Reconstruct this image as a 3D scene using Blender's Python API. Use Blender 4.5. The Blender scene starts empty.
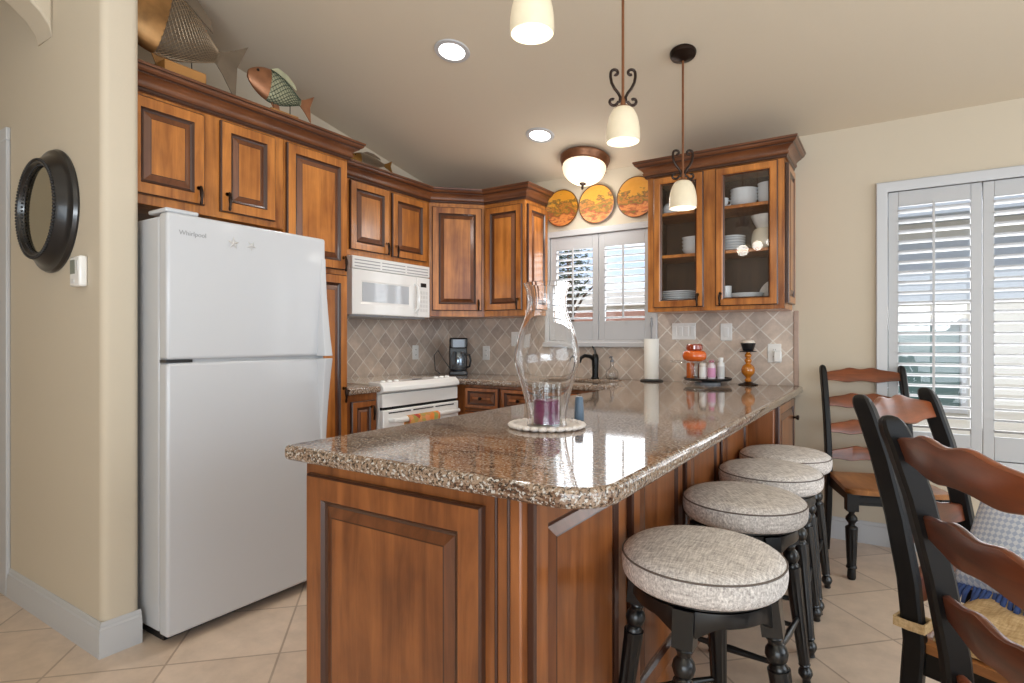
import bpy, bmesh, math, random
from mathutils import Vector, Matrix
random.seed(7)
PI = math.pi
SC = bpy.context.scene
COL = SC.collection

# ------------------------------------------------------------------ camera, world, sun, area lights, exposure
cam_d = bpy.data.cameras.new('camera'); cam = bpy.data.objects.new('camera', cam_d); COL.objects.link(cam)
cam.location = (0, 0, 1.2); cam.rotation_euler = (PI/2, 0, math.radians(33.2))
cam_d.sensor_width = 36; cam_d.lens = 577.2/1024*36; cam_d.shift_y = -1.2/1024; cam_d.clip_start = .02
SC.camera = cam
SC.view_settings.view_transform = 'Standard'; SC.view_settings.look = 'None'
SC.view_settings.gamma = 1; SC.view_settings.exposure = 0.1
try: SC.view_settings.use_curve_mapping = False
except Exception: pass
SC.cycles.use_denoising = True
SC.cycles.max_bounces = 14; SC.cycles.diffuse_bounces = 5; SC.cycles.glossy_bounces = 6
SC.cycles.transmission_bounces = 14; SC.cycles.transparent_max_bounces = 24
SC.cycles.sample_clamp_indirect = 6
SC.cycles.caustics_reflective = False; SC.cycles.caustics_refractive = True

world = bpy.data.worlds.new('sky'); SC.world = world; world.use_nodes = True
wn = world.node_tree.nodes; wl = world.node_tree.links
bg = wn['Background']
tc = wn.new('ShaderNodeTexCoord'); mp = wn.new('ShaderNodeMapping'); mp.inputs['Scale'].default_value = (1.5, 1.5, 5)
nz = wn.new('ShaderNodeTexNoise'); nz.inputs['Scale'].default_value = 2.2; nz.inputs['Detail'].default_value = 6
cr = wn.new('ShaderNodeValToRGB'); cr.color_ramp.elements[0].position = .42; cr.color_ramp.elements[1].position = .62
cr.color_ramp.elements[0].color = (.60, .76, 1, 1); cr.color_ramp.elements[1].color = (1, 1, 1, 1)
wl.new(tc.outputs['Generated'], mp.inputs['Vector']); wl.new(mp.outputs['Vector'], nz.inputs['Vector'])
wl.new(nz.outputs['Fac'], cr.inputs['Fac']); wl.new(cr.outputs['Color'], bg.inputs['Color'])
bg.inputs['Strength'].default_value = 1.15

def light(name, kind, loc, energy, color=(1, 1, 1), rot=(0, 0, 0), size=None, size_y=None, **kw):
    d = bpy.data.lights.new(name, kind); d.energy = energy; d.color = color
    if kind == 'AREA':
        d.shape = 'RECTANGLE'; d.size = size; d.size_y = size_y or size
    elif size is not None and kind != 'SUN': d.shadow_soft_size = size
    for k, v in kw.items(): setattr(d, k, v)
    o = bpy.data.objects.new(name, d); COL.objects.link(o); o.location = loc; o.rotation_euler = rot
    return o
light('sun', 'SUN', (0, 0, 8), 1.3, (1, .95, .88), (math.radians(48), 0, math.radians(-25)), angle=.02)
# added fill lights standing in for unseen windows behind and right of the camera
light('fill_rear', 'AREA', (1.7, -3.3, 1.2), 100, (.86, .95, 1), (PI/2, 0, 0), 3.8, 2.1)
light('fill_right', 'AREA', (4.1, 1.2, 1.5), 92, (.86, .95, 1), (PI/2, 0, PI/2), 4.0, 2.3)
light('bounce_flash', 'AREA', (.2, -1.3, 1.5), 74, (.90, .96, 1), (math.radians(180-18), 0, math.radians(20)), 1.2, 1.2)
light('daylight_sink_window', 'AREA', (-1.85, 4.16, 1.62), 9, (.95, .98, 1), (-PI/2, 0, 0), .8, .75)
light('daylight_dining_window', 'AREA', (.8, 4.16, 1.35), 28, (.95, .98, 1), (-PI/2, 0, 0), 1.5, 1.3)

# ------------------------------------------------------------------ materials
def new_mat(name):
    m = bpy.data.materials.new(name); m.use_nodes = True
    nt = m.node_tree
    return m, nt.nodes, nt.links, nt.nodes['Principled BSDF']

def L(nodes, kind, **kw):
    n = nodes.new(kind)
    for k, v in kw.items():
        if k in n.inputs: n.inputs[k].default_value = v
        else: setattr(n, k, v)
    return n

def srgb(r, g, b):
    f = lambda c: (c/255/12.92) if c/255 <= .04045 else ((c/255+.055)/1.055)**2.4
    return (f(r), f(g), f(b), 1)

def mat(name, col, rough=.5, metal=0, coat=0, noise=0, nscale=8, bump=0, bscale=60, spec=None, emit=None, estr=0, trans=0, ior=None, sheen=0):
    m, N, K, B = new_mat(name)
    B.inputs['Base Color'].default_value = col; B.inputs['Roughness'].default_value = rough
    B.inputs['Metallic'].default_value = metal; B.inputs['Coat Weight'].default_value = coat
    B.inputs['Coat Roughness'].default_value = .08
    if spec is not None: B.inputs['Specular IOR Level'].default_value = spec
    if trans: B.inputs['Transmission Weight'].default_value = trans
    if ior: B.inputs['IOR'].default_value = ior
    if sheen: B.inputs['Sheen Weight'].default_value = sheen
    if emit: B.inputs['Emission Color'].default_value = emit; B.inputs['Emission Strength'].default_value = estr
    t = L(N, 'ShaderNodeTexCoord')
    if noise:
        n = L(N, 'ShaderNodeTexNoise', Scale=nscale, Detail=5); K.new(t.outputs['Object'], n.inputs['Vector'])
        mx = L(N, 'ShaderNodeMix'); mx.data_type = 'RGBA'
        mx.inputs['A'].default_value = tuple(c*(1-noise) for c in col[:3])+(1,)
        mx.inputs['B'].default_value = tuple(min(1, c*(1+noise)) for c in col[:3])+(1,)
        K.new(n.outputs['Fac'], mx.inputs['Factor']); K.new(mx.outputs['Result'], B.inputs['Base Color'])
    if bump:
        n = L(N, 'ShaderNodeTexNoise', Scale=bscale, Detail=4); K.new(t.outputs['Object'], n.inputs['Vector'])
        b = L(N, 'ShaderNodeBump', Strength=bump, Distance=.01); K.new(n.outputs['Fac'], b.inputs['Height']); K.new(b.outputs['Normal'], B.inputs['Normal'])
    return m

def wood_mat(name, dark, lightc, rough=.32, coat=.25, scale=(14, 14, 1.1)):
    m, N, K, B = new_mat(name)
    t = L(N, 'ShaderNodeTexCoord'); oi = L(N, 'ShaderNodeObjectInfo')
    vm = L(N, 'ShaderNodeVectorMath', operation='MULTIPLY_ADD')
    K.new(oi.outputs['Random'], vm.inputs[0]); vm.inputs[1].default_value = (9, 7, 5); K.new(t.outputs['Object'], vm.inputs[2])
    mp = L(N, 'ShaderNodeMapping'); mp.inputs['Scale'].default_value = scale; K.new(vm.outputs[0], mp.inputs['Vector'])
    n1 = L(N, 'ShaderNodeTexNoise', Scale=1.6, Detail=7, Roughness=.62, Distortion=.7); K.new(mp.outputs[0], n1.inputs['Vector'])
    mp2 = L(N, 'ShaderNodeMapping'); mp2.inputs['Scale'].default_value = (3.2, 3.2, 2.2); K.new(vm.outputs[0], mp2.inputs['Vector'])
    n2 = L(N, 'ShaderNodeTexNoise', Scale=1.5, Detail=4); K.new(mp2.outputs[0], n2.inputs['Vector'])
    md = L(N, 'ShaderNodeMath', operation='MULTIPLY_ADD'); K.new(n1.outputs['Fac'], md.inputs[0]); md.inputs[1].default_value = .55
    ml = L(N, 'ShaderNodeMath', operation='MULTIPLY'); K.new(n2.outputs['Fac'], ml.inputs[0]); ml.inputs[1].default_value = .5
    K.new(ml.outputs[0], md.inputs[2])
    r = L(N, 'ShaderNodeValToRGB'); r.color_ramp.elements[0].position = .38; r.color_ramp.elements[1].position = .66
    r.color_ramp.elements[0].color = dark; r.color_ramp.elements[1].color = lightc
    K.new(md.outputs[0], r.inputs['Fac']); K.new(r.outputs['Color'], B.inputs['Base Color'])
    B.inputs['Roughness'].default_value = rough; B.inputs['Coat Weight'].default_value = coat; B.inputs['Coat Roughness'].default_value = .18
    return m

def tile_mat(name, c1, c2, grout, size, mortar, offs, wall=False, rough=.35, var=.25, bump=.35):
    m, N, K, B = new_mat(name)
    t = L(N, 'ShaderNodeTexCoord')
    src = t.outputs['Object']
    if wall:
        s = L(N, 'ShaderNodeSeparateXYZ'); K.new(src, s.inputs[0])
        a = L(N, 'ShaderNodeMath', operation='ADD'); K.new(s.outputs['X'], a.inputs[0]); K.new(s.outputs['Y'], a.inputs[1])
        c = L(N, 'ShaderNodeCombineXYZ'); K.new(a.outputs[0], c.inputs['X']); K.new(s.outputs['Z'], c.inputs['Y']); src = c.outputs[0]
    mp = L(N, 'ShaderNodeMapping'); mp.inputs['Rotation'].default_value = (0, 0, -PI/4); mp.inputs['Location'].default_value = (offs[0], offs[1], 0)
    K.new(src, mp.inputs['Vector'])
    b = L(N, 'ShaderNodeTexBrick'); b.offset = 0; b.squash = 1
    for k, v in {'Scale': 1, 'Mortar Size': mortar, 'Mortar Smooth': .15, 'Bias': 0, 'Brick Width': size, 'Row Height': size, 'Color1': c1, 'Color2': c2, 'Mortar': grout}.items(): b.inputs[k].default_value = v
    K.new(mp.outputs[0], b.inputs['Vector'])
    n = L(N, 'ShaderNodeTexNoise', Scale=9, Detail=6, Roughness=.65); K.new(t.outputs['Object'], n.inputs['Vector'])
    r = L(N, 'ShaderNodeMapRange'); r.inputs['From Min'].default_value = .3; r.inputs['From Max'].default_value = .7
    r.inputs['To Min'].default_value = 1-var; r.inputs['To Max'].default_value = 1+var*.6
    K.new(n.outputs['Fac'], r.inputs['Value'])
    mx = L(N, 'ShaderNodeVectorMath', operation='SCALE'); K.new(b.outputs['Color'], mx.inputs[0]); K.new(r.outputs[0], mx.inputs['Scale'])
    K.new(mx.outputs[0], B.inputs['Base Color']); B.inputs['Roughness'].default_value = rough
    inv = L(N, 'ShaderNodeMath', operation='SUBTRACT'); inv.inputs[0].default_value = 1; K.new(b.outputs['Fac'], inv.inputs[1])
    bp = L(N, 'ShaderNodeBump', Strength=bump, Distance=.004); K.new(inv.outputs[0], bp.inputs['Height']); K.new(bp.outputs['Normal'], B.inputs['Normal'])
    return m

def granite_mat():
    m, N, K, B = new_mat('granite')
    t = L(N, 'ShaderNodeTexCoord')
    mp = L(N, 'ShaderNodeMapping'); mp.inputs['Scale'].default_value = (4.5, 24, 24); mp.inputs['Rotation'].default_value = (0, 0, math.radians(8)); K.new(t.outputs['Object'], mp.inputs['Vector'])
    n1 = L(N, 'ShaderNodeTexNoise', Scale=1.3, Detail=10, Roughness=.74, Distortion=.8); K.new(mp.outputs[0], n1.inputs['Vector'])
    r1 = L(N, 'ShaderNodeValToRGB'); e = r1.color_ramp.elements
    e[0].position = .30; e[0].color = srgb(44, 36, 34); e[1].position = .74; e[1].color = srgb(208, 200, 190)
    for p, c in ((.42, srgb(112, 82, 64)), (.50, srgb(166, 144, 124)), (.60, srgb(136, 112, 94))):
        x = e.new(p); x.color = c
    K.new(n1.outputs['Fac'], r1.inputs['Fac'])
    n2 = L(N, 'ShaderNodeTexNoise', Scale=150, Detail=4, Roughness=.7); K.new(t.outputs['Object'], n2.inputs['Vector'])
    r2 = L(N, 'ShaderNodeValToRGB'); r2.color_ramp.elements[0].position = .41; r2.color_ramp.elements[1].position = .50
    r2.color_ramp.elements[0].color = (.03, .03, .035, 1); r2.color_ramp.elements[1].color = (1, 1, 1, 1); K.new(n2.outputs['Fac'], r2.inputs['Fac'])
    n3 = L(N, 'ShaderNodeTexNoise', Scale=130, Detail=3); K.new(t.outputs['Object'], n3.inputs['Vector'])
    r3 = L(N, 'ShaderNodeValToRGB'); r3.color_ramp.elements[0].position = .56; r3.color_ramp.elements[1].position = .64
    r3.color_ramp.elements[0].color = (0, 0, 0, 1); r3.color_ramp.elements[1].color = (1, 1, 1, 1); K.new(n3.outputs['Fac'], r3.inputs['Fac'])
    m1 = L(N, 'ShaderNodeMix'); m1.data_type = 'RGBA'; m1.blend_type = 'MULTIPLY'; m1.inputs['Factor'].default_value = .9
    K.new(r1.outputs['Color'], m1.inputs['A']); K.new(r2.outputs['Color'], m1.inputs['B'])
    m2 = L(N, 'ShaderNodeMix'); m2.data_type = 'RGBA'; K.new(r3.outputs['Color'], m2.inputs['Factor'])
    K.new(m1.outputs['Result'], m2.inputs['A']); m2.inputs['B'].default_value = srgb(200, 197, 192)
    K.new(m2.outputs['Result'], B.inputs['Base Color'])
    B.inputs['Roughness'].default_value = .06; B.inputs['Specular IOR Level'].default_value = .75
    return m

def glass_pane_mat(name, tint=(1, 1, 1, 1), rough=0.0, ior=1.45):
    m = bpy.data.materials.new(name); m.use_nodes = True; N = m.node_tree.nodes; K = m.node_tree.links; N.clear()
    o = L(N, 'ShaderNodeOutputMaterial'); mx = L(N, 'ShaderNodeMixShader'); tr = L(N, 'ShaderNodeBsdfTransparent'); gl = L(N, 'ShaderNodeBsdfGlossy')
    fr = L(N, 'ShaderNodeFresnel'); ge = L(N, 'ShaderNodeNewGeometry'); mi_ = L(N, 'ShaderNodeMix'); mi_.data_type = 'FLOAT'
    mi_.inputs['A'].default_value = ior; mi_.inputs['B'].default_value = 1/ior; K.new(ge.outputs['Backfacing'], mi_.inputs['Factor']); K.new(mi_.outputs['Result'], fr.inputs['IOR'])
    tr.inputs['Color'].default_value = tint; gl.inputs['Roughness'].default_value = rough
    K.new(fr.outputs[0], mx.inputs[0]); K.new(tr.outputs[0], mx.inputs[1]); K.new(gl.outputs[0], mx.inputs[2]); K.new(mx.outputs[0], o.inputs[0])
    return m

def fabric_mat(name, a, b, scale=260):
    m, N, K, B = new_mat(name)
    t = L(N, 'ShaderNodeTexCoord')
    outs = []
    for sc in ((scale*.10, scale, scale*.5), (scale, scale*.10, scale*.5)):
        mp = L(N, 'ShaderNodeMapping'); mp.inputs['Scale'].default_value = sc; K.new(t.outputs['Object'], mp.inputs['Vector'])
        n = L(N, 'ShaderNodeTexNoise', Scale=1, Detail=3, Roughness=.7); K.new(mp.outputs[0], n.inputs['Vector']); outs.append(n.outputs['Fac'])
    ad = L(N, 'ShaderNodeMath', operation='ADD'); K.new(outs[0], ad.inputs[0]); K.new(outs[1], ad.inputs[1])
    r = L(N, 'ShaderNodeMapRange'); r.inputs['From Min'].default_value = .72; r.inputs['From Max'].default_value = 1.28; K.new(ad.outputs[0], r.inputs['Value'])
    mx = L(N, 'ShaderNodeMix'); mx.data_type = 'RGBA'; mx.inputs['A'].default_value = a; mx.inputs['B'].default_value = b
    K.new(r.outputs[0], mx.inputs['Factor']); K.new(mx.outputs['Result'], B.inputs['Base Color'])
    B.inputs['Roughness'].default_value = .95; B.inputs['Specular IOR Level'].default_value = .15
    bp = L(N, 'ShaderNodeBump', Strength=.4, Distance=.003); K.new(ad.outputs[0], bp.inputs['Height']); K.new(bp.outputs['Normal'], B.inputs['Normal'])
    return m

M = {}
M['wall'] = mat('wall_paint', srgb(200, 188, 168), .75, bump=.05, bscale=90)
M['ceiling'] = mat('ceiling_paint', srgb(212, 200, 180), .8, bump=.06, bscale=90)
M['white'] = mat('white_trim_paint', srgb(190, 191, 193), .35)
M['plate_white'] = mat('plate_white', srgb(232, 231, 228), .35)
M['shutter'] = mat('white_shutter_paint', srgb(186, 187, 189), .4)
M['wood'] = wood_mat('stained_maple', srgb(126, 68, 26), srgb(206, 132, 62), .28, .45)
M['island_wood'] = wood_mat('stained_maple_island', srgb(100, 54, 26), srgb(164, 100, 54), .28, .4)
M['inside_wood'] = wood_mat('cabinet_inside', srgb(62, 42, 28), srgb(92, 64, 42), .5, 0)
M['glaze'] = mat('dark_glaze', srgb(66, 38, 26), .3, coat=.3)
M['slope'] = wood_mat('glazed_panel_slope', srgb(84, 46, 24), srgb(128, 76, 44), .28, .4)
M['crown'] = wood_mat('crown_wood', srgb(84, 46, 28), srgb(128, 78, 46), .3, .3, (1.5, 1.5, 14))
M['bronze'] = mat('oil_rubbed_bronze', srgb(48, 36, 30), .35, .8)
M['copper_bronze'] = mat('lamp_bronze', srgb(132, 88, 60), .4, .6, noise=.35, nscale=30)
M['fridge'] = mat('white_enamel', srgb(197, 199, 203), .28, coat=.3, bump=.03, bscale=400)
M['appliance'] = mat('appliance_white', srgb(236, 236, 234), .2, coat=.4)
M['cooktop'] = mat('cooktop_glass', srgb(214, 206, 192), .08, coat=.5)
M['black'] = mat('black_plastic', srgb(22, 22, 24), .3)
M['gap'] = mat('dark_gap', srgb(12, 12, 12), .8)
M['grey'] = mat('grey_plastic', srgb(150, 152, 155), .4)
M['steel'] = mat('brushed_steel', srgb(120, 124, 130), .4, .9)
M['granite'] = granite_mat()
M['floor'] = tile_mat('floor_tile', srgb(226, 207, 189), srgb(214, 194, 176), srgb(180, 160, 142), .398, .0045, (.022, .038), rough=.3, var=.14, bump=.25)
M['splash'] = tile_mat('backsplash_tile', srgb(212, 194, 178), srgb(184, 168, 156), srgb(222, 214, 204), .108, .004, (.01, .03), True, rough=.45, var=.26)
M['glass'] = mat('clear_glass', (1, 1, 1, 1), 0, trans=1, ior=1.45)
M['pane'] = glass_pane_mat('window_glass')
M['thin_glass'] = glass_pane_mat('thin_glass', (.97, .98, .98, 1), .0, 1.5)
M['china'] = mat('white_china', srgb(225, 228, 230), .15, coat=.4)
M['black_paint'] = mat('black_stool_paint', srgb(13, 14, 16), .3, coat=.2)
M['chair_black'] = mat('chair_black_paint', srgb(14, 13, 14), .42, spec=.3, coat=.05, noise=.2, nscale=6)
M['slat'] = wood_mat('chair_slat_wood', srgb(70, 32, 16), srgb(136, 70, 34), .35, .25, (1.5, 14, 14))
M['seat_wood'] = wood_mat('chair_seat_wood', srgb(120, 74, 40), srgb(178, 122, 72), .35, .25, (14, 1.5, 14))
M['tweed'] = fabric_mat('stool_tweed', srgb(158, 150, 147), srgb(246, 241, 236))
M['straw'] = fabric_mat('straw_pad', srgb(168, 138, 96), srgb(216, 190, 150), 160)
M['welt'] = mat('dark_welt', srgb(104, 94, 88), .9)
M['lamp_glass'] = mat('alabaster_glass', srgb(206, 196, 172), .3, noise=.12, nscale=25, emit=srgb(255, 232, 196), estr=.2)
M['bulb'] = mat('lit_bulb', (1, 1, 1, 1), .5, emit=(1, .93, .8, 1), estr=2.2)
M['dome'] = mat('lit_dome_glass', srgb(250, 240, 220), .3, emit=srgb(255, 240, 210), estr=.8)
M['can'] = mat('lit_can', (1, 1, 1, 1), .5, emit=(1, .97, .92, 1), estr=5)
M['stucco'] = mat('cream_stucco', srgb(226, 221, 210), .9, bump=.2, bscale=40)
M['roof_tile'] = mat('brown_roof_tile', srgb(150, 104, 84), .9, noise=.3, nscale=20)
M['teal'] = mat('teal_window_glass', srgb(92, 118, 116), .15)
M['fascia'] = mat('pale_blue_fascia', srgb(186, 194, 204), .7)
M['leaf'] = mat('leaf_green', srgb(62, 84, 44), .8, noise=.4, nscale=4)
M['bark'] = mat('bark', srgb(90, 72, 56), .9)
M['ground'] = mat('outside_ground', srgb(170, 158, 140), .9, noise=.1)

# ------------------------------------------------------------------ mesh helpers
def bmn(): return bmesh.new()

def obj(name, bm, mats, parent=None, smooth=35, bevel=0, seg=2, loc=None):
    me = bpy.data.meshes.new(name)
    bmesh.ops.recalc_face_normals(bm, faces=bm.faces[:])
    bm.to_mesh(me); bm.free()
    for m in (mats if isinstance(mats, (list, tuple)) else [mats]): me.materials.append(M[m] if isinstance(m, str) else m)
    if smooth:
        me.polygons.foreach_set('use_smooth', [True]*len(me.polygons)); me.set_sharp_from_angle(angle=math.radians(smooth))
    o = bpy.data.objects.new(name, me); COL.objects.link(o)
    if parent: o.parent = parent
    if loc: o.location = loc
    if bevel:
        b = o.modifiers.new('bevel', 'BEVEL'); b.width = bevel; b.segments = seg; b.limit_method = 'ANGLE'; b.angle_limit = math.radians(40)
    return o

def tag(o, label=None, cat=None, group=None, kind=None):
    for k, v in (('label', label), ('category', cat), ('group', group), ('kind', kind)):
        if v: o[k] = v
    return o

def thing(name, label, cat, loc=(0, 0, 0), rz=0, group=None):
    o = bpy.data.objects.new(name, None); COL.objects.link(o); o.location = loc; o.rotation_euler = (0, 0, rz)
    o.empty_display_size = .05
    return tag(o, label, cat, group)

def copy_tree(o, parent=None):
    c = o.copy(); COL.objects.link(c)
    if parent: c.parent = parent
    for ch in list(o.children): copy_tree(ch, c)
    return c

def box(bm, x0, x1, y0, y1, z0, z1, mi=0, mtx=None):
    vs = [bm.verts.new((x, y, z)) for x in (x0, x1) for y in (y0, y1) for z in (z0, z1)]
    if mtx:
        for v in vs: v.co = mtx @ v.co
    for idx in ((0, 1, 3, 2), (4, 6, 7, 5), (0, 4, 5, 1), (2, 3, 7, 6), (0, 2, 6, 4), (1, 5, 7, 3)):
        f = bm.faces.new([vs[i] for i in idx]); f.material_index = mi
    return vs

def lathe(bm, prof, seg=32, c=(0, 0, 0), mi=0, sx=1, sy=1, mtx=None, close=False):
    rings = []
    for r, z in prof:
        if r < 1e-5: rings.append([bm.verts.new((c[0], c[1], c[2]+z))])
        else: rings.append([bm.verts.new((c[0]+sx*r*math.cos(2*PI*i/seg), c[1]+sy*r*math.sin(2*PI*i/seg), c[2]+z)) for i in range(seg)])
    if mtx:
        for R in rings:
            for v in R: v.co = mtx @ v.co
    pairs = list(zip(rings, rings[1:])) + ([(rings[-1], rings[0])] if close else [])
    for a, b in pairs:
        for i in range(seg):
            j = (i+1) % seg
            if len(a) == 1 and len(b) == 1: continue
            if len(a) == 1: f = bm.faces.new((a[0], b[i], b[j]))
            elif len(b) == 1: f = bm.faces.new((a[i], a[j], b[0]))
            else: f = bm.faces.new((a[i], a[j], b[j], b[i]))
            f.material_index = mi
    if not close:
        for R in (rings[0], rings[-1]):
            if len(R) > 1:
                f = bm.faces.new(R); f.material_index = mi
    return rings

def tube(bm, pts, rad, seg=10, mi=0, cap=True, flat=None):
    """round (or, with flat=(w,d) per point, rectangular) section swept along pts"""
    pts = [Vector(p) for p in pts]; n = len(pts)
    rads = rad if isinstance(rad, (list, tuple)) else [rad]*n
    rings = []; up = None
    for i, p in enumerate(pts):
        t = (pts[min(i+1, n-1)]-pts[max(i-1, 0)]).normalized()
        if up is None:
            up = Vector((0, 0, 1)) if abs(t.z) < .9 else Vector((1, 0, 0))
        a = (up - t*up.dot(t)).normalized(); b = t.cross(a); up = a
        rings.append([bm.verts.new(p + a*rads[i]*math.cos(2*PI*k/seg) + b*rads[i]*math.sin(2*PI*k/seg)) for k in range(seg)])
    for A, B_ in zip(rings, rings[1:]):
        for k in range(seg):
            f = bm.faces.new((A[k], A[(k+1) % seg], B_[(k+1) % seg], B_[k])); f.material_index = mi
    if cap:
        for R in (rings[0], rings[-1]): bm.faces.new(R).material_index = mi

def sweep(bm, path, prof, mi=0, caps=True):
    """profile [(out, z)] swept along a plan path [(x, y)]; out is to the right of travel, mitred"""
    P = [Vector(p) for p in path]; n = len(P); rings = []
    for i in range(n):
        d0 = (P[i]-P[i-1]).normalized() if i else (P[1]-P[0]).normalized()
        d1 = (P[i+1]-P[i]).normalized() if i < n-1 else d0
        n0 = Vector((d0.y, -d0.x)); n1 = Vector((d1.y, -d1.x)); mm = (n0+n1)
        mm = mm/ max(1e-6, (1+n0.dot(n1)))
        rings.append([bm.verts.new((P[i].x+mm.x*o, P[i].y+mm.y*o, z)) for o, z in prof])
    k = len(prof)
    for A, B_ in zip(rings, rings[1:]):
        for j in range(k):
            bm.faces.new((A[j], A[(j+1) % k], B_[(j+1) % k], B_[j])).material_index = mi
    if caps:
        bm.faces.new(rings[0]).material_index = mi; bm.faces.new(rings[-1]).material_index = mi

def rect_rings(bm, x0, x1, z0, z1, rings, fill=True, mtx=None):
    """nested rectangles in the x-z plane, rings = [(inset, y, material of the band that leads to the next ring)]"""
    prev = None; pm = 0
    for ins, y, mi in rings:
        q = [bm.verts.new(v) for v in ((x0+ins, y, z0+ins), (x1-ins, y, z0+ins), (x1-ins, y, z1-ins), (x0+ins, y, z1-ins))]
        if mtx:
            for v in q: v.co = mtx @ v.co
        if prev:
            for i in range(4):
                f = bm.faces.new((prev[i], prev[(i+1) % 4], q[(i+1) % 4], q[i])); f.material_index = pm
        elif fill: bm.faces.new(q).material_index = mi
        prev = q; pm = mi
    if fill: bm.faces.new(prev).material_index = pm

def prism(bm, poly, z0, z1, mi=0):
    a = [bm.verts.new((x, y, z0)) for x, y in poly]; b = [bm.verts.new((x, y, z1)) for x, y in poly]
    n = len(poly)
    for i in range(n): bm.faces.new((a[i], a[(i+1) % n], b[(i+1) % n], b[i])).material_index = mi
    bm.faces.new(a).material_index = mi; bm.faces.new(b).material_index = mi

def struct(name, bm, mats, **kw):
    o = obj(name, bm, mats, **kw); o['kind'] = 'structure'; return o

# ------------------------------------------------------------------ room shell
YB, XL, ZC, KS = 4.01, -3.31, 2.475, .19
def ceil_z(y): return ZC+KS*(YB-y)

bm = bmn(); box(bm, -5.4, 4.3, -3.4, 4.2, -.08, 0); struct('floor', bm, 'floor', smooth=0)
bm = bmn()
vs = [bm.verts.new((x, y, ceil_z(y)+dz)) for x in (-5.4, 4.3) for y in (-3.4, 4.2) for dz in (0, .12)]
for idx in ((0, 1, 3, 2), (4, 6, 7, 5), (0, 4, 5, 1), (2, 3, 7, 6), (0, 2, 6, 4), (1, 5, 7, 3)): bm.faces.new([vs[i] for i in idx])
struct('ceiling', bm, 'ceiling', smooth=0)

W1 = (-2.26, -1.425, 1.20, 2.01)      # sink window opening
W2 = (-.01, 1.74, .55, 2.06)          # dining window opening
def wall_with_holes(bm, x0, x1, y0, y1, z0, z1, holes):
    xs = sorted({x0, x1, *[h[0] for h in holes], *[h[1] for h in holes]}); zs = sorted({z0, z1, *[h[2] for h in holes], *[h[3] for h in holes]})
    for a, b in zip(xs, xs[1:]):
        for c, d in zip(zs, zs[1:]):
            if any(h[0] <= a and b <= h[1] and h[2] <= c and d <= h[3] for h in holes): continue
            box(bm, a, b, y0, y1, c, d)
    bmesh.ops.remove_doubles(bm, verts=bm.verts[:], dist=1e-5)
bm = bmn(); wall_with_holes(bm, -3.42, 4.2, YB, YB+.14, 0, ZC+.02, [W1, W2]); struct('wall_back', bm, 'wall', smooth=0)
def sloped_wall(bm, x0, x1, y0, y1):
    vs = [bm.verts.new((x, y, z)) for x in (x0, x1) for y in (y0, y1) for z in (0, ceil_z(y)+.02)]
    for idx in ((0, 1, 3, 2), (4, 6, 7, 5), (0, 4, 5, 1), (2, 3, 7, 6), (0, 2, 6, 4), (1, 5, 7, 3)): bm.faces.new([vs[i] for i in idx])
bm = bmn(); sloped_wall(bm, XL-.12, XL, 1.05, YB); struct('wall_left', bm, 'wall', smooth=0)
bm = bmn(); sloped_wall(bm, -5.4, -5.28, -3.4, 2.6); struct('wall_hall', bm, 'wall', smooth=0)
bm = bmn(); sloped_wall(bm, -5.3, -3.43, 2.5, 2.62); struct('wall_hall_end', bm, 'wall', smooth=0)
bm = bmn(); wall_with_holes(bm, -5.4, 4.2, -3.5, -3.4, 0, ceil_z(-3.45), [(-.4, 3.8, .05, 2.35)]); struct('wall_rear', bm, 'wall', smooth=0)
# stub wall with bullnose corners beside the refrigerator
ys0, ys1, xe, rr = .98, 1.115, -2.50, .03
poly = [(-3.52, ys0)] + [(xe-rr+rr*math.sin(a), ys0+rr-rr*math.cos(a)) for a in [i*PI/12 for i in range(7)]] + [(xe-rr+rr*math.cos(a), ys1-rr+rr*math.sin(a)) for a in [i*PI/12 for i in range(7)]] + [(-3.52, ys1)]
bm = bmn()
a = [bm.verts.new((x, y, 0)) for x, y in poly]; b = [bm.verts.new((x, y, ceil_z(y)+.02)) for x, y in poly]
for i in range(len(poly)): bm.faces.new((a[i], a[(i+1) % len(poly)], b[(i+1) % len(poly)], b[i]))
bm.faces.new(a); bm.faces.new(b)
struct('wall_stub', bm, 'wall', smooth=40)
bm = bmn(); box(bm, -5.3, -3.52, ys0, ys1, 2.14, 3.06); box(bm, -5.3, -4.45, ys0, ys1, 0, 2.14); struct('wall_doorway', bm, 'wall', smooth=0)
# arched header crossing the hall side
bm = bmn(); n = 24; A_, B_ = 1.25, .36; x0, x1 = -3.128, -2.963; yc = ys0-A_
pts = [(yc+A_*math.cos(PI*i/n), 2.48+B_*math.sin(PI*i/n)) for i in range(n+1)]
rows = []
for y, z in pts: rows.append([bm.verts.new((x, y, zz)) for x, zz in ((x0, z), (x1, z), (x1, ceil_z(y)+.01), (x0, ceil_z(y)+.01))])
for P, Q in zip(rows, rows[1:]):
    for k in range(4): bm.faces.new((P[k], P[(k+1) % 4], Q[(k+1) % 4], Q[k]))
bm.faces.new(rows[0]); bm.faces.new(rows[-1])
struct('wall_arch', bm, 'wall', smooth=40, bevel=.012)
# door casing on the stub wall
bm = bmn(); box(bm, -3.54, -3.457, ys0-.018, ys0, 0, 2.14); box(bm, -4.52, -3.457, ys0-.018, ys0, 2.14, 2.2); struct('trim_1', bm, 'white', bevel=.004)

BB = [(0, 0), (.016, 0), (.016, .085), (.013, .095), (.013, .105), (.008, .112), (.008, .122), (.003, .13), (0, .13)]
bm = bmn(); sweep(bm, [(-.47, YB), (4.2, YB)], BB); struct('baseboard_back', bm, 'white')
bm = bmn(); sweep(bm, [(-3.457, ys0), (xe, ys0), (xe, ys1+.0)], BB); struct('baseboard_left', bm, 'white')

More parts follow.
